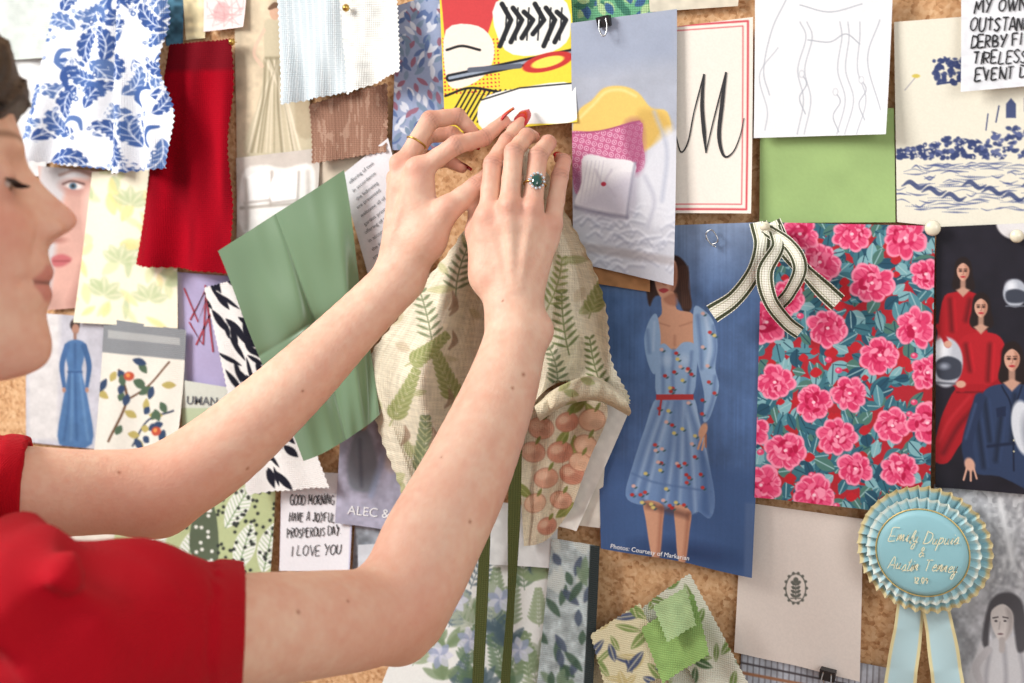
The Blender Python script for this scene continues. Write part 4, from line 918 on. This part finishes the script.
# ================= PERSON (distance-field surfaces) =================
def surface_nets(D,org,h,flip):
    ins=D<0
    n=[s-1 for s in D.shape];cnt=np.zeros(n,np.uint8)
    for a in(0,1):
        for b_ in(0,1):
            for c_ in(0,1): cnt+=ins[a:n[0]+a,b_:n[1]+b_,c_:n[2]+c_]
    act=np.argwhere((cnt>0)&(cnt<8));del cnt
    S=np.zeros((len(act),3));Cn=np.zeros(len(act))
    cs=[(a,b_,c_) for a in(0,1) for b_ in(0,1) for c_ in(0,1)]
    for p in cs:
        for ax in range(3):
            if p[ax]==0:
                q=list(p);q[ax]=1
                i0=act+np.array(p);i1=act+np.array(q)
                d0=D[i0[:,0],i0[:,1],i0[:,2]];d1=D[i1[:,0],i1[:,1],i1[:,2]]
                mk=(d0<0)!=(d1<0);t=d0/np.where(mk,d0-d1,1)
                pos=np.tile(np.array(p,float),(len(act),1));pos[:,ax]+=t
                S+=pos*mk[:,None];Cn+=mk
    V=(act+S/np.maximum(Cn,1)[:,None])*h+org
    vid=np.full(n,-1,np.int32);vid[act[:,0],act[:,1],act[:,2]]=np.arange(len(act))
    FF=[]
    for ax in range(3):
        b_,c_=(ax+1)%3,(ax+2)%3
        s0=[slice(1,-1)]*3;s1=[slice(1,-1)]*3;s0[ax]=slice(0,-1);s1[ax]=slice(1,None)
        lo=ins[tuple(s0)];e=np.argwhere(lo!=ins[tuple(s1)])
        sgn=lo[e[:,0],e[:,1],e[:,2]]
        o=np.array([1,1,1]);o[ax]=0;e=e+o
        q=[]
        for db,dc in((-1,-1),(0,-1),(0,0),(-1,0)):
            k=e.copy();k[:,b_]+=db;k[:,c_]+=dc;q.append(vid[k[:,0],k[:,1],k[:,2]])
        q=np.stack(q,1);fl=sgn if flip else ~sgn
        q[fl]=q[fl][:,::-1];FF.append(q)
    Fq=np.concatenate(FF);Fq=Fq[(Fq>=0).all(1)]
    return V,Fq
def relax(Vc,Fq,n,k=.5):
    for _ in range(n):
        acc=np.zeros_like(Vc);cn=np.zeros(len(Vc))
        for a_,b_ in((0,1),(1,2),(2,3),(3,0)):
            for j in range(3):
                acc[:,j]+=np.bincount(Fq[:,a_],Vc[Fq[:,b_],j],len(Vc))+np.bincount(Fq[:,b_],Vc[Fq[:,a_],j],len(Vc))
            cn+=np.bincount(Fq[:,a_],minlength=len(Vc))+np.bincount(Fq[:,b_],minlength=len(Vc))
        Vc=Vc+k*(acc/np.maximum(cn,1)[:,None]-Vc)
    return Vc
class Grid:
    def __init__(s,lo,hi,h):
        s.lo=np.array(lo,float);s.h=h;s.ax=[np.arange(lo[i],hi[i],h) for i in range(3)]
        s.D=np.full([len(a) for a in s.ax],1.,np.float32)
    def sl(s,lo,hi):
        o=[]
        for i in range(3):
            a=int(np.clip((lo[i]-s.lo[i])//s.h,0,len(s.ax[i])));b_=int(np.clip((hi[i]-s.lo[i])//s.h+2,0,len(s.ax[i])));o.append(slice(a,b_))
        return tuple(o)
    def co(s,sl):
        return s.ax[0][sl[0]][:,None,None],s.ax[1][sl[1]][None,:,None],s.ax[2][sl[2]][None,None,:]
    def cap(s,a,b_,ra,rb,sl):
        x,y,z=s.co(sl);ab=b_-a;L=ab@ab+1e-12
        t=np.clip(((x-a[0])*ab[0]+(y-a[1])*ab[1]+(z-a[2])*ab[2])/L,0,1)
        return (np.sqrt((x-a[0]-t*ab[0])**2+(y-a[1]-t*ab[1])**2+(z-a[2]-t*ab[2])**2)-(ra+(rb-ra)*t)).astype(np.float32)
    def box(s,a,b_,r,k): 
        m_=r+k+.006
        return s.sl(np.minimum(a,b_)-m_,np.maximum(a,b_)+m_)
    def add(s,a,b_,ra,rb,k,T=None):
        T=s.D if T is None else T
        sl=s.box(a,b_,max(ra,rb),k);d=s.cap(a,b_,ra,rb,sl);T[sl]=smin(T[sl],d,k)
def smin(a,b_,k):
    h=np.maximum(k-np.abs(a-b_),0)/k
    return np.minimum(a,b_)-h*h*k*.25
G=Grid((-.56,-.30,.62),(.07,.24,1.15),.0016)
armR=[(40,645,.70,.038),(120,640,.75,.038),(200,635,.80,.0378),(260,630,.836,.0368),(320,624,.872,.0356),(372,616,.910,.0348),(408,588,.934,.0362),(432,540,.953,.0370),(464,478,.975,.0344),(497,400,1.003,.0292),(514,345,1.022,.0250),(516,322,1.03,.0242)]
armL=[(-211,480,.92,.038),(-80,488,.95,.037),(35,492,.985,.0345),(100,492,1.01,.0330),(158,487,1.03,.0338),(215,455,1.045,.0335),(290,389,1.055,.0286),(350,329,1.068,.0236),(400,278,1.078,.0208)]
def armpts(arm):
    a=np.array(arm,float);q=cr(a,np.linspace(0,len(a)-1,len(a)*5));return [(K(*p[:3]),p[3]) for p in q]
for arm in(armR,armL):
    q=armpts(arm)
    for (a_,ra),(b_,rb) in zip(q[:-1],q[1:]):G.add(a_,b_,ra,rb,.0015)
G.add(K(404,624,.945),K(399,632,.94),.026,.024,.02)
G.add(K(150,505,1.04),K(160,507,1.045),.024,.024,.02)
nb=np.array([-.39,-.15,.82])
G.add(np.array([-.385,-.02,.755]),nb,.050,.050,.02)
sR=K(50,640,.70);sL=K(-211,480,.92)
G.add(sR,nb,.034,.04,.02);G.add(sL,nb,.034,.04,.02)
G.add(nb+np.array([0,-.06,.01]),nb+np.array([0,-.2,.04]),.06,.06,.03)
# ---- head ----
yy=np.arange(-80,480,1.)
def tab(pts,sig):
    p=np.array(pts,float);v=np.interp(yy,p[:,0],p[:,1]);k=np.arange(-30,31);g_=np.exp(-k**2/(2*sig*sig));g_/=g_.sum()
    v=np.convolve(np.pad(v,30,mode='edge'),g_,'valid');return lambda y:np.interp(y,yy,v)
tA=tab([(-30,-112),(-12,-108),(0,-70),(20,-36),(45,-14),(75,0),(100,9),(125,17),(145,24),(155,25),(168,24),(190,29),(215,39),(240,46),(262,49),(283,48),(302,48),(315,46),(330,50),(345,53),(358,51),(368,43),(376,26),(382,3),(388,-60),(394,-112)],3.4)
tN=tab([(156,0),(168,5),(180,13),(190,20),(200,28),(208,35),(215,39),(223,37),(231,27),(238,12),(244,4),(252,0)],2.8)
tL=tab([(253,0),(262,2),(269,5),(275,6),(280,3.5),(283.5,0),(287,2.6),(293,5),(299,4.4),(306,2),(312,0)],1.4)
tW=tab([(-30,.002),(-10,.006),(5,.034),(30,.054),(60,.065),(100,.071),(150,.071),(185,.068),(220,.066),(260,.059),(300,.051),(340,.040),(365,.029),(380,.016),(390,.004),(400,.002)],4)
tB=tab([(-30,.004),(-10,.01),(5,.05),(40,.082),(100,.100),(185,.098),(240,.08),(290,.05),(340,.036),(380,.015),(395,.004)],5)
tS=tab([(160,.006),(190,.0074),(205,.0095),(218,.0116),(235,.0130),(250,.012)],3)
sa=.000572;sv=.78/1280;hf=np.array([.934,.358]);piv=np.array([(40-512)/1280*.78,.78])
a0=(-115-40)*sa
def headf(x,y,z,grow=0.,lips=True):
    pyl=341.5-y/sv
    a=(x-piv[0])*hf[0]+(z-piv[1])*hf[1]-a0
    b_=-(x-piv[0])*hf[1]+(z-piv[1])*hf[0]
    A=tA(pyl)*sa-(-115)*sa
    bu=tN(pyl)*sa*np.exp(-(b_/tS(pyl))**2)+tL(pyl)*sa*np.exp(-np.abs(b_/.020)**3)
    ab=np.abs(b_)
    bu=bu-.0105*np.exp(-((ab-.030)/.014)**2-((pyl-188)*sv/.012)**2)
    bu=bu+.0028*np.exp(-((ab-.024)/.016)**2-((pyl-152)*sv/.006)**2)
    bu=bu+.0045*np.exp(-((ab-.042)/.016)**2-((pyl-224)*sv/.014)**2)
    bu=bu-.0056*np.exp(-((ab-.046)/.014)**2-((pyl-282)*sv/.022)**2)
    bu=bu+.0078*np.exp(-((ab-.0135)/.0045)**2-((pyl-230)*sv/.0055)**2)
    bu=bu-.0020*np.exp(-((ab-.020-(pyl-232)*sv*.25)/.003)**2-((pyl-246)*sv/.012)**2)
    bu=bu-.003*np.exp(-((ab-.026)/.005)**2-((pyl-284)*sv/.004)**2)
    ra=np.where(a>0,A+bu,tB(pyl))+grow;W=tW(pyl)+grow*(tW(pyl)>.01)
    ra=np.maximum(ra,.003)
    return (np.sqrt((a/ra)**2+(b_/W)**2)-1)*.062
sl=G.sl((-.50,-.06,.63),(-.22,.235,.90))
x,y,z=G.co(sl)
G.D[sl]=smin(G.D[sl],headf(x,y,z).astype(np.float32),.008)
def hp(pxl,pyl,b_):
    a=(pxl-40)*sa
    return np.array([piv[0]+hf[0]*a-hf[1]*b_,(341.5-pyl)*sv,piv[1]+hf[1]*a+hf[0]*b_])
eyes=[hp(-7,187,s*.031) for s in(-1,1)]
f3=np.array([hf[0],0,hf[1]]);l3=np.array([-hf[1],0,hf[0]])
for s,e_ in zip((-1,1),eyes):
    G.add(e_,e_+1e-5,.0136,.0136,.004)
    s3=G.sl(e_-.03,e_+.03);x,y,z=G.co(s3)
    c_=e_+f3*.0125+l3*s*.002
    af=((x-c_[0])*f3[0]+(z-c_[2])*f3[2]);lf=((x-c_[0])*l3[0]+(z-c_[2])*l3[2]);vf=y-c_[1]+.0034
    vf=vf-.0015*(lf/.0125)**2
    ln=(np.sqrt((af/.007)**2+(lf/.0118)**2+(vf/.0026)**2)-1)*.0026
    G.D[s3]=np.maximum(G.D[s3],-ln.astype(np.float32))
for s in(-1,1): # ears
    c_=hp(-112,205,s*.070);G.add(c_+np.array([-.004,.016,0]),c_+np.array([.002,-.020,0]),.011,.007,.006)
# ---- hands ----
JN=[]
def hand(wr,mcp,fingers,thumb,tend=None):
    w=K(*wr[:3])
    T=G.D
    for i,mp in enumerate(mcp):
        G.add(w+(K(*mp)-w)*.10,K(*mp),.0152,.0088 if i<3 else .0080,.009)
    for p,q in zip(mcp[:-1],mcp[1:]):G.add(K(*p)+(w-K(*p))*.14,K(*q)+(w-K(*q))*.14,.0082,.0082,.008)
    t0,t1=K(*thumb[0]),K(*thumb[1])
    G.add(w,t0,.0165,.0135,.012);G.add(t0,t1,.0145,.0104,.012)
    G.add(t0,K(*mcp[0]),.0105,.0078,.014)
    if tend is not None:
        tend=np.array(tend,float)
        for i,mp in enumerate(mcp):
            a_=K(*mp)+tend*.0064;b_=w+(K(*mp)-w)*.25+tend*.0150
            G.add(a_,b_,.0038,.0026,.0045);G.add(a_,a_+1e-5,.0060,.0060,.006)
    base=T.copy()
    for fi,fg in enumerate(fingers+[thumb[1:]]):
        pts=[K(*q) for q in fg]
        rs=[.0087,.0080,.0069,.0053] if fi<3 else ([.0079,.0071,.0061,.0049] if fi==3 else [.0099,.0087,.0065])
        lo=np.min(pts,0)-.02;hi=np.max(pts,0)+.02;s3=G.sl(lo,hi)
        Fl=np.full(T[s3].shape,1.,np.float32)
        for j in range(len(pts)-1):
            mid_=(pts[j]+pts[j+1])/2;rm=(rs[j]+rs[j+1])/2*.95
            Fl=smin(Fl,G.cap(pts[j],mid_,rs[j],rm,s3),.002);Fl=smin(Fl,G.cap(mid_,pts[j+1],rm,rs[j+1],s3),.002)
        for j in range(1,len(pts)-1):
            JN.append((pts[j],(pts[j+1]-pts[j-1])/np.linalg.norm(pts[j+1]-pts[j-1])))
        T[s3]=np.minimum(T[s3],smin(base[s3],Fl,.0045))
mR=[(488,218,1.040),(509,207,1.031),(532,209,1.033),(552,225,1.043)]
fR=[[mR[0],(493,164,1.046),(507,141,1.064),(521,122,1.083)],
    [mR[1],(514,152,1.040),(527,136,1.060),(534,137,1.078)],
    [mR[2],(538,156,1.043),(548,143,1.061),(547,149,1.074)],
    [mR[3],(560,176,1.050),(564,161,1.062),(559,158,1.072)]]
tR=[(490,275,1.042),(478,232,1.054),(481,196,1.072),(501,160,1.086)]
hand((516,322,1.03),mR,fR,tR,(-.05,.1,-1))
mL=[(420,170,1.064),(403,165,1.080),(400,180,1.098),(400,198,1.113)]
fL=[[mL[0],(456,145,1.056),(484,138,1.070),(504,121,1.080)],
    [mL[1],(430,120,1.086),(458,116,1.094),(475,134,1.098)],
    [mL[2],(426,134,1.112),(452,134,1.114),(470,146,1.112)],
    [mL[3],(426,164,1.122),(446,160,1.124),(462,168,1.120)]]
tL_=[(426,240,1.066),(448,208,1.054),(476,187,1.058),(503,163,1.075)]
hand((400,278,1.078),mL,fL,tL_,(-.75,.3,-.5))
G.add(K(540,330,1.022),K(540,331,1.022),.0100,.0100,.012)
Vc,Fq=surface_nets(G.D,G.lo,G.h,True);del G.D
Vc=relax(Vc,Fq,2)
print("body verts",len(Vc))
col=np.tile(np.array([222.,178,154]),(len(Vc),1))
def n3(p,s,seed):
    q=p/s;i=np.floor(q);fr=q-i;fr=fr*fr*(3-2*fr);o=0
    for a in(0,1):
        for b_ in(0,1):
            for c_ in(0,1):
                w_=(fr[:,0] if a else 1-fr[:,0])*(fr[:,1] if b_ else 1-fr[:,1])*(fr[:,2] if c_ else 1-fr[:,2])
                v=np.sin((i[:,0]+a)*127.1+(i[:,1]+b_)*311.7+(i[:,2]+c_)*74.7+seed)*43758.5453
                o=o+w_*(v-np.floor(v))
    return o
nz=n3(Vc,.02,1.)*.4+n3(Vc,.007,2.)*.3+n3(Vc,.0035,3.)*.3
col+= (nz-.5)[:,None]*np.array([-14,-40,-38.])
def tint(p,r,c,a):
    d2=((Vc-p)**2).sum(1);m_=np.exp(-d2/(r*r))*a;col[:]=col+(np.array(c,float)-col)*m_[:,None]
for fg in fR+fL+[tR,tL_]:
    for q in fg[1:3]:tint(K(*q)+np.array([0,.003,-.006]),.009,(202,124,106),.4)
    tint(K(*fg[-1]),.010,(218,132,116),.5)
for p,d_ in JN:
    q=Vc-p;al=q@d_;rd=np.linalg.norm(q-al[:,None]*d_,axis=1)
    for o_,k_ in((-.0026,.08),(0,.15),(.0026,.08)):
        m_=np.exp(-((al-o_)/.0008)**2)*(rd<.012)*(q[:,2]<.002);col*=(1-k_*m_)[:,None]
for q in mR+mL:tint(K(*q)+np.array([0,.0,-.008]),.011,(206,132,114),.42)
tint(K(400,630,.90),.05,(210,146,124),.45);tint(K(160,500,1.0),.05,(210,146,124),.45)
Xp=512+f*Vc[:,0]/Vc[:,2];Yp=341.5-f*Vc[:,1]/Vc[:,2]
marks=[(526,374,.0015),(514,386,.0012),(472,520,.0013),(440,455,.0010),(300,610,.0014),(250,470,.0013),(305,392,.0011),(120,470,.0012),(500,300,.0010),(350,600,.0010)]
for (mx_,my_,mr_) in marks:
    d2=(Xp-mx_)**2+(Yp-my_)**2;k=np.nonzero(d2<9)[0]
    if len(k)==0:continue
    j=k[np.argmin(Vc[k,2])];tint(Vc[j],mr_,(140,84,62),.75)
pyl=341.5-Vc[:,1]/sv;bb=-(Vc[:,0]-piv[0])*hf[1]+(Vc[:,2]-piv[1])*hf[0];aa=(Vc[:,0]-piv[0])*hf[0]+(Vc[:,2]-piv[1])*hf[1]
ml=(np.abs(bb)<.025)*(aa>-.004)*(Vc[:,0]<-.2)*(Vc[:,2]<.9)
prof=np.interp(pyl,[262,268,283,299,305],[0,1,1,1,0])*np.clip((.025-np.abs(bb)-np.abs(pyl-283)*.0005)/.003,0,1)
col=col+(np.array([186,106,100.])-col)*(ml*prof*.6)[:,None]
prof=np.exp(-((pyl-283.3)/1.6)**2)*np.clip((.026-np.abs(bb))/.003,0,1);col=col*(1-.4*ml*prof)[:,None]
hd=(Vc[:,0]<-.2)*(Vc[:,2]<.9)*(aa>-.05)
brow=hd*np.exp(-((pyl-(143+((np.abs(bb)-.026)/.02)**2*5))/3.4)**2)*np.clip((np.abs(bb)-.008)/.004,0,1)*np.clip((.05-np.abs(bb))/.008,0,1)
col=col+(np.array([118,86,68.])-col)*(brow*.72)[:,None]
tint(hp(0,235,-.05),.03,(214,138,122),.5);tint(hp(75,214,0),.014,(214,136,120),.45)
for s in(-1,1):tint(hp(6,200,s*.03),.012,(192,134,118),.45);tint(hp(0,180,s*.03),.010,(196,140,122),.4)
skin=attrmat("skin",.52,'noise',380,.38,spec=.28)
bs=skin.node_tree.nodes["Principled BSDF"];bs.inputs["Subsurface Weight"].default_value=.1;bs.inputs["Subsurface Radius"].default_value=(.010,.004,.002);bs.inputs["Subsurface Scale"].default_value=.4
foot=np.array([-.683,-.50,0.])
per=mkobj("person",c2w(Vc),Fq,skin,col=col,origin=foot,label="person in a red short-sleeved top pinning cloth with raised hands",category="person")
# hair
H=Grid((-.56,-.10,.60),(-.20,.26,.92),.003)
full=(slice(None),)*3
x,y,z=H.co(full)
d=headf(x,y,z,.012);pyl=341.5-y/sv;al=((x-piv[0])*hf[0]+(z-piv[1])*hf[1])/sa+40
hl=np.interp(pyl,[-30,92,108,126,150,190,240,300,340],[200,200,22,4,-20,-54,-98,-120,-132])
d=np.maximum(d,(al-hl)*sa*.8)
d=d+.0014*np.sin(al*.35+pyl*.12+np.sin(pyl*.05)*3)+.0008*np.sin(al*.9+pyl*.3)
c_=hp(-300,200,0);bun=np.sqrt((x-c_[0])**2+(y-c_[1])**2+(z-c_[2])**2)-.042
d=smin(d,bun,.02);d=np.maximum(d,-( (y+.06)*1.))
H.D[:]=d
Vh,Fh=surface_nets(H.D,H.lo,H.h,True)
hm,nt,b=newmat("dark_brown_hair")
tc=nt.nodes.new("ShaderNodeTexCoord");mp=nt.nodes.new("ShaderNodeMapping");mp.inputs["Scale"].default_value=(30,30,400)
n_=nt.nodes.new("ShaderNodeTexNoise");n_.inputs["Scale"].default_value=2;n_.inputs["Detail"].default_value=5
nt.links.new(tc.outputs["Object"],mp.inputs[0]);nt.links.new(mp.outputs[0],n_.inputs["Vector"])
r_=nt.nodes.new("ShaderNodeValToRGB");r_.color_ramp.elements[0].color=(*lin((16,11,10)),1);r_.color_ramp.elements[1].color=(*lin((46,32,26)),1)
nt.links.new(n_.outputs["Fac"],r_.inputs[0]);nt.links.new(r_.outputs[0],b.inputs["Base Color"]);b.inputs["Roughness"].default_value=.5
bp=nt.nodes.new("ShaderNodeBump");bp.inputs["Strength"].default_value=.6;bp.inputs["Distance"].default_value=.002;nt.links.new(n_.outputs["Fac"],bp.inputs["Height"]);nt.links.new(bp.outputs["Normal"],b.inputs["Normal"])
mkobj("hair",c2w(Vh),Fh,hm,parent=per,label="dark brown pulled-back hair")
def sph(c_,r,n=24,m_=16,sc_=(1,1,1),B=None):
    V=[];B=np.eye(3) if B is None else B
    for i in range(m_+1):
        t=math.pi*i/m_
        for k in range(n):
            a=2*math.pi*k/n;v=np.array([math.sin(t)*math.cos(a)*sc_[0],math.sin(t)*math.sin(a)*sc_[1],math.cos(t)*sc_[2]])*r
            V.append(c_+B@v)
    Fc=[[i*n+k,i*n+(k+1)%n,(i+1)*n+(k+1)%n,(i+1)*n+k] for i in range(m_) for k in range(n)]
    return np.array(V),np.array(Fc)
M['eye']=attrmat("eyeball",.1,spec=.6);M['lash']=solid("lash_hair",(44,30,26),.7)
fw=np.array([hf[0],-.28,hf[1]]);fw/=np.linalg.norm(fw)
for e_ in eyes:
    V,Fc=sph(e_,.0125,48,32);dt=((V-e_)/.0125)@fw
    cl=np.where((dt>.86)[:,None],np.array([74,58,44.]),np.array([206,192,184.]));cl=np.where((dt>.96)[:,None],np.array([15,12,12.]),cl)
    mkobj("eye",c2w(V),Fc,M['eye'],col=cl,parent=per)
for s in(-1,1):
    e_=eyes[0 if s<0 else 1];V=[];Fc=[]
    for k in range(24):
        an=-.85+k*.078;dr=f3*math.cos(an)+l3*s*math.sin(an)
        p0=e_+dr*.0134+np.array([0,-.0004,0]);p1=p0+dr*.0042+np.array([0,-.0026,0]);p2=p1+dr*.0036+np.array([0,-.0006,0])
        v,ff=tube([p0,p1,p2],[.0005,.00034,.0001],5);Fc+=[[i+len(V) for i in g_] for g_ in ff];V+=list(v)
    mkobj("eyelashes",c2w(np.array(V)),Fc,M['lash'],parent=per)
# nails
def nail(fg,dor,L=.0076,W=.0048,up=.0047,ext=.002):
    a_,b_=K(*fg[-2]),K(*fg[-1]);d_=b_-a_;d_/=np.linalg.norm(d_)
    dor=np.array(dor,float);dor-=d_*(dor@d_);dor/=np.linalg.norm(dor);sd_=np.cross(d_,dor)
    V=[];n=15
    for i in range(n):
        t=-1+2*i/(n-1);wd=W*((1-.15*t)*min(1,.75+(t+1)*1.2) if t<.0 else (1-t**1.7)**.62)
        for k in range(9):
            s=-1+k/4;V.append(b_+d_*(ext+L*t)+sd_*wd*s+dor*(up*math.cos(s*.8)-.0010*t*t))
    V=np.array(V);V2=V-dor*.0009
    F1=gridF(n,9);allV=np.concatenate([V,V2]);Fa=np.concatenate([F1,F1[:,::-1]+len(V)])
    mkobj("fingernail",c2w(allV),Fa,M['nail'],parent=per)
nail(fR[0],(.25,.7,-1),.0104,.0054,.0050,.0052)
for fg in fR[1:]:nail(fg,(0,.9,-.6),.0066,.0044,.0047)
nail(tR,(-1,.2,-.6),.009,.0056,.0058)
nail(fL[0],(-.7,1,-.25),.0104,.0054,.0050,.0052)
for fg in fL[1:]:nail(fg,(.1,1,.3),.0066,.0044,.0047)
nail(tL_,(-.6,.8,-.5),.009,.0056,.0060)
# rings
def ringat(p,q,t,r,wr):
    a_,b_=K(*p),K(*q);c_=a_+(b_-a_)*t;ax=(b_-a_)/np.linalg.norm(b_-a_);u_=np.cross(ax,[0,0,1.]);u_/=np.linalg.norm(u_);v_=np.cross(ax,u_)
    pts=[c_+r*(math.cos(k)*u_+math.sin(k)*v_) for k in np.linspace(0,2*math.pi,41)[:-1]]
    V,Fc=tube(pts,wr,8,True);return mkobj("ring",c2w(V),Fc,M['brass'],parent=per,label="thin gold ring"),c_,ax
ringat(mL[1],fL[1][1],.50,.0087,.0009)
ro,c_,ax=ringat(mR[2],fR[2][1],.46,.0088,.0009);ro["label"]="gold ring with round emerald and diamond halo"
nrm=np.array([.15,.1,-1.]);nrm-=ax*(nrm@ax);nrm/=np.linalg.norm(nrm);sd_=np.cross(ax,nrm)
B=np.stack([sd_,ax,nrm],1);top=c_+nrm*.0103
V,Fc=sph(top,.0046,14,8,(1,1.15,.55),B);mkobj("gemstone",c2w(V),Fc,M['gem'],parent=ro,smooth=False,label="dark green emerald")
for k in range(12):
    a=k*math.pi/6;V,Fc=sph(top+sd_*.0058*math.cos(a)+ax*.0064*math.sin(a)-nrm*.0004,.0014,8,6);mkobj("diamond",c2w(V),Fc,M['diamond'],parent=ro,smooth=False)
# shirt
T=Grid((-.60,-.62,.56),(-.13,-.02,1.14),.003)
x,y,z=T.co(full)
def sleeve(arm,hem,rh,rs,nmix):
    a_=K(*arm[0][:3]);h_=K(*hem);e_=h_+(h_-a_)*.3;rr_=rh+(rh-rs)*.3
    d_=T.cap(a_,e_,rs,rr_,full)
    n0=(h_-a_)/np.linalg.norm(h_-a_);n_=n0*(1-nmix)+np.array([1.,0,0])*nmix;n_/=np.linalg.norm(n_)
    pl=((x-h_[0])*n_[0]+(y-h_[1])*n_[1]+(z-h_[2])*n_[2]).astype(np.float32)
    inn=T.cap(h_-n0*.05,h_+n0*.10,rh-.0042,rh-.0042,full)
    return d_,pl,inn
dR,plR,inR=sleeve(armR,(242,633,.828),.0448,.057,.75)
dL,plL,inL=sleeve(armL,(28,491,.981),.0405,.050,.4)
down=np.array([0,-.985,.17])
def wrf(x,y,z): 
    w1=np.sin(x*24+y*18+z*14);w2=np.sin(x*15-y*26+z*11)
    a=np.sin(x*58+y*60-z*34+2.6*w1);b=np.sin(x*26-y*96+z*44+2.4*w2)
    return (.0065*np.sign(a)*np.abs(a)**1.6+.0045*np.sign(b)*np.abs(b)**1.5+.0012*np.sin(x*150+y*90-z*70+3*w1)).astype(np.float32)
wr=wrf(x,y,z)
fade=np.where((plR>-.08)&(dR<.03),np.clip(-plR/.06,.16,1),np.where((plL>-.05)&(dL<.03),np.clip(-plL/.05,.12,1),1.)).astype(np.float32)
body=smin(T.cap(sR+np.array([-.02,-.0,.02]),nb+down*.03,.056,.062,full),T.cap(sL+np.array([.02,0,-.01]),nb+down*.03,.050,.062,full),.03)
mid=(sR+sL)/2
for o_,r0_,r1 in((-.07,.088,.085),(.07,.088,.085)):
    ln=(sR-sL)/np.linalg.norm(sR-sL)
    body=smin(body,T.cap(mid+ln*o_+down*.10,mid+ln*o_+down*.46,r0_,r1,full),.05)
def hemb(pl,dd): return np.where(pl>-.018,-.0016,np.where(pl>-.022,.0016,0)).astype(np.float32)*(dd<.02)
sl_=np.maximum(dR+hemb(plR,dR)+wr*fade,plR);sl2=np.maximum(dL+hemb(plL,dL)+wr*fade,plL)
body=body+wr
d=smin(smin(body,sl_,.010),sl2,.010)
d=np.where((plR>0)&(inR<.034),np.maximum(d,plR),d)
d=np.where((plL>0)&(inL<.03),np.maximum(d,plL),d)
d=np.where((plR>-.06),np.maximum(d,np.where(inR<.004,-inR,-1.)),d);d=np.where((plL>-.05),np.maximum(d,np.where(inL<.004,-inL,-1.)),d)
nk=T.cap(nb+np.array([0,.12,-.05]),nb+np.array([0.0,-.01,.01]),.075,.062,full);d=np.maximum(d,-nk)
T.D[:]=d
Vs,Fs=surface_nets(T.D,T.lo,T.h,True);Vs=relax(Vs,Fs,2)
M['shirt']=solid("red_cotton",(172,10,28),.92,bk='weave',bs=260,bst=.35,sheen=.03)
M['shirt'].node_tree.nodes["Principled BSDF"].inputs["Specular IOR Level"].default_value=.12
mkobj("shirt",c2w(Vs),Fs,M['shirt'],parent=per,label="bright red short-sleeved top")
# trousers and shoes (world space)
Q=Grid((-1.0,-.85,-.01),(-.35,-.15,1.0),.009)
hb=c2w((mid+down*.38)[None])[0];hb=np.array([hb[0],hb[1],.86])
dd=None
for s in(-1,1):
    hpv=hb+np.array([s*.075,0,0]);kn_=hb+np.array([s*.085,.02,-.42]);an_=hb+np.array([s*.085,-.01,-.78])
    for a_,b_,ra,rb in((hb+np.array([s*.05,0,.08]),hpv,.09,.10),(hpv,kn_,.095,.065),(kn_,an_,.065,.055)):
        q=Q.cap(a_,b_,ra,rb,full);dd=q if dd is None else smin(dd,q,.02)
xx,yy2,zz=Q.co(full);dd=np.maximum(dd,.07-zz);Q.D[:]=dd
Vt,Ft=surface_nets(Q.D,Q.lo,Q.h,False)
mkobj("trousers",Vt,Ft,solid("navy_denim",(40,50,78),.85,bk='weave',bs=200),parent=per,label="dark navy trousers")
for s in(-1,1):
    an_=hb+np.array([s*.085,-.01,-.78]);S=Grid((an_[0]-.08,an_[1]-.12,-.008),(an_[0]+.08,an_[1]+.24,.16),.006)
    q=smin(S.cap(np.array([an_[0],an_[1]-.03,.04]),np.array([an_[0],an_[1]+.15,.032]),.042,.036,full),S.cap(np.array([an_[0],an_[1],.04]),np.array([an_[0],an_[1],.10]),.04,.042,full),.03)
    zz=S.co(full)[2];S.D[:]=np.maximum(q,.004-zz);Vt,Ft=surface_nets(S.D,S.lo,S.h,False)
    mkobj("shoe",Vt,Ft,solid("white_leather",(225,222,216),.5),parent=per,label="white leather sneaker")
# ---------------- light ----------------
w=bpy.data.worlds.new("World");sc.world=w;w.use_nodes=True
bg=w.node_tree.nodes["Background"];bg.inputs[0].default_value=(.95,.975,1,1);bg.inputs[1].default_value=.58
def area(loc,tgt,size,en,col,nm):
    l=bpy.data.lights.new(nm,'AREA');l.shape='RECTANGLE';l.size=size[0];l.size_y=size[1];l.energy=en;l.color=col
    o=bpy.data.objects.new(nm,l);sc.collection.objects.link(o);o.location=loc
    o.rotation_euler=(Vector(tgt)-Vector(loc)).to_track_quat('-Z','Y').to_euler()
area((-2.2,-1.5,2.7),(-.3,-.1,1.4),(1.0,1.0),86,(1,.985,.965),"window_light")
area((1.6,-2.2,2.2),(-.2,0,1.4),(1.3,1.3),27,(1,.99,.98),"fill_light")  # added soft fill from the right, stands for no window
